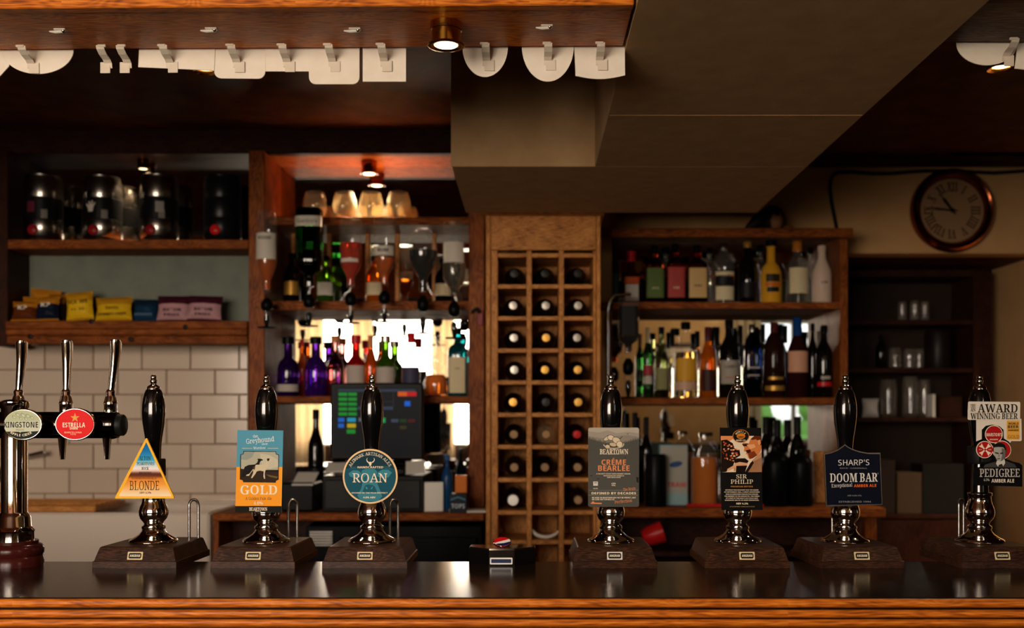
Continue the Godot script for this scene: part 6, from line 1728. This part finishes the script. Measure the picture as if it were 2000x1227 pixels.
func build_small_things() -> void:
	# ---- the low soft drink font between the pumps: a six sided black head with a bottle cap emblem and a white plate
	var d := 2.13
	var k := d / F
	var o := thing("soft_drink_font", "low black soft drink dispenser with round cola emblem", "drink dispenser", Vector3(along(980, d), COUNTER, -d))
	var outl := pts2([-25, 0, 25, 0, 66, 34, 66, 75, -66, 75, -66, 34]).map(func(q): return q * k)
	var lay := Transform3D(Basis(Vector3(1, 0, 0), Vector3(0, 0, -1), Vector3(0, 1, 0)), Vector3.ZERO)
	part(o, "body", MB.new().plate(outl, 0.034, lay, 0.003), M.black)
	var pl := part(o, "front_plate", MB.new().plate(rounded(44 * k, 13 * k, 1.5 * k), 0.002), mat(hexc("e6e3de"), 0.2, 0.0, 0.5), Transform3D(Basis(), Vector3(-1 * k, 10 * k, 0.0005)))
	part(pl, "plate_window", MB.new().plate(rounded(39 * k, 7.5 * k, 1 * k), 0.0006, Transform3D(Basis(), Vector3(0, 0, 0.0019))), mat(hexc("20264a"), 0.25))
	var im := canvas(200, 200, hexc("d8d4d0"))
	dab(im, pts2([0, 0, 200, 0, 200, 30, 150, 62, 100, 86, 40, 118, 0, 140]), hexc("c0141c"))
	dab(im, pts2([0, 180, 50, 150, 120, 138, 200, 100, 200, 200, 0, 200]), hexc("152050"))
	var em := part(o, "emblem", MB.new().lathe([Vector2(0, 0), Vector2(17.5 * k, 0), Vector2(18 * k, 2 * k), Vector2(17 * k, 3 * k), Vector2(0, 3 * k)], 36), M.chrome, Transform3D(Basis(Vector3(1, 0, 0), 0.42), Vector3(0, 0.0415, -0.036)))
	part(em, "emblem_print", MB.new().plate(oval(0, 0, 16.6 * k, 16.6 * k, 36), 0.0006, Transform3D(Basis(Vector3(1, 0, 0), Vector3(0, 0, -1), Vector3(0, 1, 0)), Vector3(0, 3.1 * k, 0))), printed(im, 0.15))
	letters(o, "MAX", Vector3(0, 0.0346, -0.010), 0.014, M.red, "bold", 0.026, Basis(Vector3(1, 0, 0), -PI / 2))
	# ---- bottle opener screwed to the post beside the rack
	var op := thing("bottle_opener", "red handled bottle opener fixed to the post beside the wine rack", "bottle opener", at(938, 622, 4.2001))
	part(op, "body", MB.new().plate(rounded(0.022, 0.06, 0.009), 0.012, Transform3D(), 0.002), mat(hexc("7a1410"), 0.35))
	part(op, "claw", MB.new().tube([Vector3(0.0, 0.02, 0.014), Vector3(-0.012, 0.036, 0.02), Vector3(-0.03, 0.026, 0.022), Vector3(-0.034, 0.016, 0.02)], [0.007, 0.008, 0.006, 0.003], 10), M.matt_black)
	# ---- things on the corner worktop
	var wd := 4.42
	var y := r_work_y + 0.0003
	var g := "bottles on the corner worktop"
	var mug := thing("black_flask", "tall black flask with a chrome rod on the corner worktop", "flask", Vector3(along(1280, wd), y, -wd))
	part(mug, "body", MB.new().lathe([Vector2(0, 0), Vector2(0.044, 0), Vector2(0.046, 0.006), Vector2(0.046, 0.20), Vector2(0.040, 0.215), Vector2(0, 0.216)], 28), M.plastic_black)
	part(mug, "chrome_rod", MB.new().tube([Vector3(-0.046, 0.0, 0.03), Vector3(-0.046, 0.22, 0.03)], 0.005, 10), M.chrome)
	for q in [[1262, 24, 815, "dark bottle with a square cap behind the black flask"], [1240, 24, 806, "dark bottle beside the chrome arch stand"]]:
		bottle("cordial_bottle", q[3], q[0], q[1], q[2], y, 4.58, {"shape": "wine", "glass": M.dark_glass, "cap": M.matt_black, "cap_h": 0.2}, g)
	var sb := thing("straw_box", "pale blue straw box with red lettering on the corner worktop", "box", Vector3(along(1314, 4.52), y, -4.52))
	part(sb, "carton", MB.new().box(Vector3(0, 0.125, 0), Vector3(0.115, 0.25, 0.07), 0.001), mat(hexc("8fb0b4"), 0.55))
	part(sb, "panel", MB.new().plate(pts2([-0.055, 0.05, 0.055, 0.05, 0.055, 0.245, -0.055, 0.245]), 0.0005, Transform3D(Basis(), Vector3(0, 0, 0.0352))), mat(hexc("a8a598"), 0.55))
	letters(sb, "STRAW", Vector3(0.004, 0.085, 0.0362), 0.020, M.red, "bold", 0.098)
	part(sb, "straw_picture", MB.new().plate(oval(0.008, 0.17, 0.028, 0.012, 20, 0.2), 0.0004, Transform3D(Basis(), Vector3(0, 0, 0.0359))), mat(hexc("2a4a78"), 0.5))
	var honey := solid_glass(Color(0.80, 0.44, 0.08), 0.05, 0.033, 0.7)
	for q in [[1375, 52, 845, "swing top bottle of honey coloured juice"], [1432, 48, 848, "swing top bottle of juice behind the sepia clip's pump"]]:
		bottle("swing_top_bottle", q[3], q[0], q[1], q[2], y, 4.46, {"shape": "flask", "glass": M.clear, "cap": M.steel, "cap_h": 0.06, "liq": [honey, 0.02, 0.66]}, g)
	single("red_tray", "flat red tray edge along the corner worktop", "tray", span(along(1340, 4.40), along(1490, 4.40), y, y + 0.012, -4.385, -4.40, 0.002), M.red)
	for q in [[1496, 22, 814, 0.0], [1518, 22, 820, 0.085], [1538, 22, 820, 0.0], [1557, 22, 814, 0.085]]:
		bottle("wine_bottle_upright", "dark wine bottle standing in the row behind the black jugs", q[0], q[1] * 1.5, q[2], y, 4.62 - q[3], {"shape": "wine", "glass": M.dark_glass, "cap": M.matt_black, "cap_h": 0.2}, "upright wine bottles behind the jugs")
	for q in [[1514, 52, 872, "squat black jug standing beside the swing top juice bottles"], [1564, 46, 876, "squat black jug standing beside the tan wooden board"]]:
		bottle("black_jug", q[3], q[0], q[1], q[2], y, 4.44, {"shape": "gallon", "glass": M.plastic_black}, "black jugs on the corner worktop")
	single("chopping_board", "tan wooden board leaning by the corner unit's side panel", "board", MB.new().box(Vector3(0, 0.11, 0), Vector3(0.065, 0.22, 0.014), 0.004), M.rack_up, "", Transform3D(Basis(Vector3(1, 0, 0), -0.08), Vector3(along(1605, 4.6), y, -4.6)))
	# ---- a low shelf with a red scoop under the corner worktop
	pass
	single("red_scoop", "red plastic scoop lying on the low shelf", "scoop", MB.new().lathe([Vector2(0, 0), Vector2(0.03, 0.004), Vector2(0.042, 0.03), Vector2(0.046, 0.09), Vector2(0.043, 0.09), Vector2(0.039, 0.03), Vector2(0, 0.008)], 24, Transform3D(Basis(Vector3(0, 0, 1), -1.25), Vector3.ZERO)), M.red, "", Transform3D(Basis(), Vector3(along(1255, 4.45), up_at(1078, 4.4) + 0.047, -4.47)))
	# ---- the warm lamp glimpsed under the short pelmet and the downlight beyond the frame that lights the clock wall
	downlight(Vector3(along(1955, 2.9), CEIL, -2.9), 0.036, 0.205, "brass downlight glimpsed under the half round card", 0.5, M.brass, 14.0, true)
	downlight(Vector3(2.75, CEIL, -4.15), 0.036, 0.06, "brass downlight beyond the clock over the recess", 6.5, M.brass, 14.0, true)
	# ---- the globe lamp of the drinking side whose glints show in the corner mirror
	var gl := thing("globe_lamp", "warm glass globe lamp hanging on the drinking side", "lamp", Vector3(1.76, CEIL - 0.0005, 0.67))
	part(gl, "stem", MB.new().lathe([Vector2(0, -0.10), Vector2(0.008, -0.10), Vector2(0.008, -0.012), Vector2(0.04, -0.008), Vector2(0.04, 0), Vector2(0, 0)], 20), M.brass)
	part(gl, "bulb", MB.new().ball(Vector3(0, -0.145, 0), 0.05, 20, 12), glowing(Color(1.0, 0.86, 0.64), 9.0))
	var om := OmniLight3D.new()
	om.name = "glow"
	om.light_color = Color(1.0, 0.88, 0.70)
	om.light_energy = 0.55
	om.omni_range = 9.0
	om.omni_attenuation = 2.0
	om.light_size = 0.045
	om.shadow_enabled = true
	om.position = Vector3(0, -0.145, 0)
	gl.add_child(om)
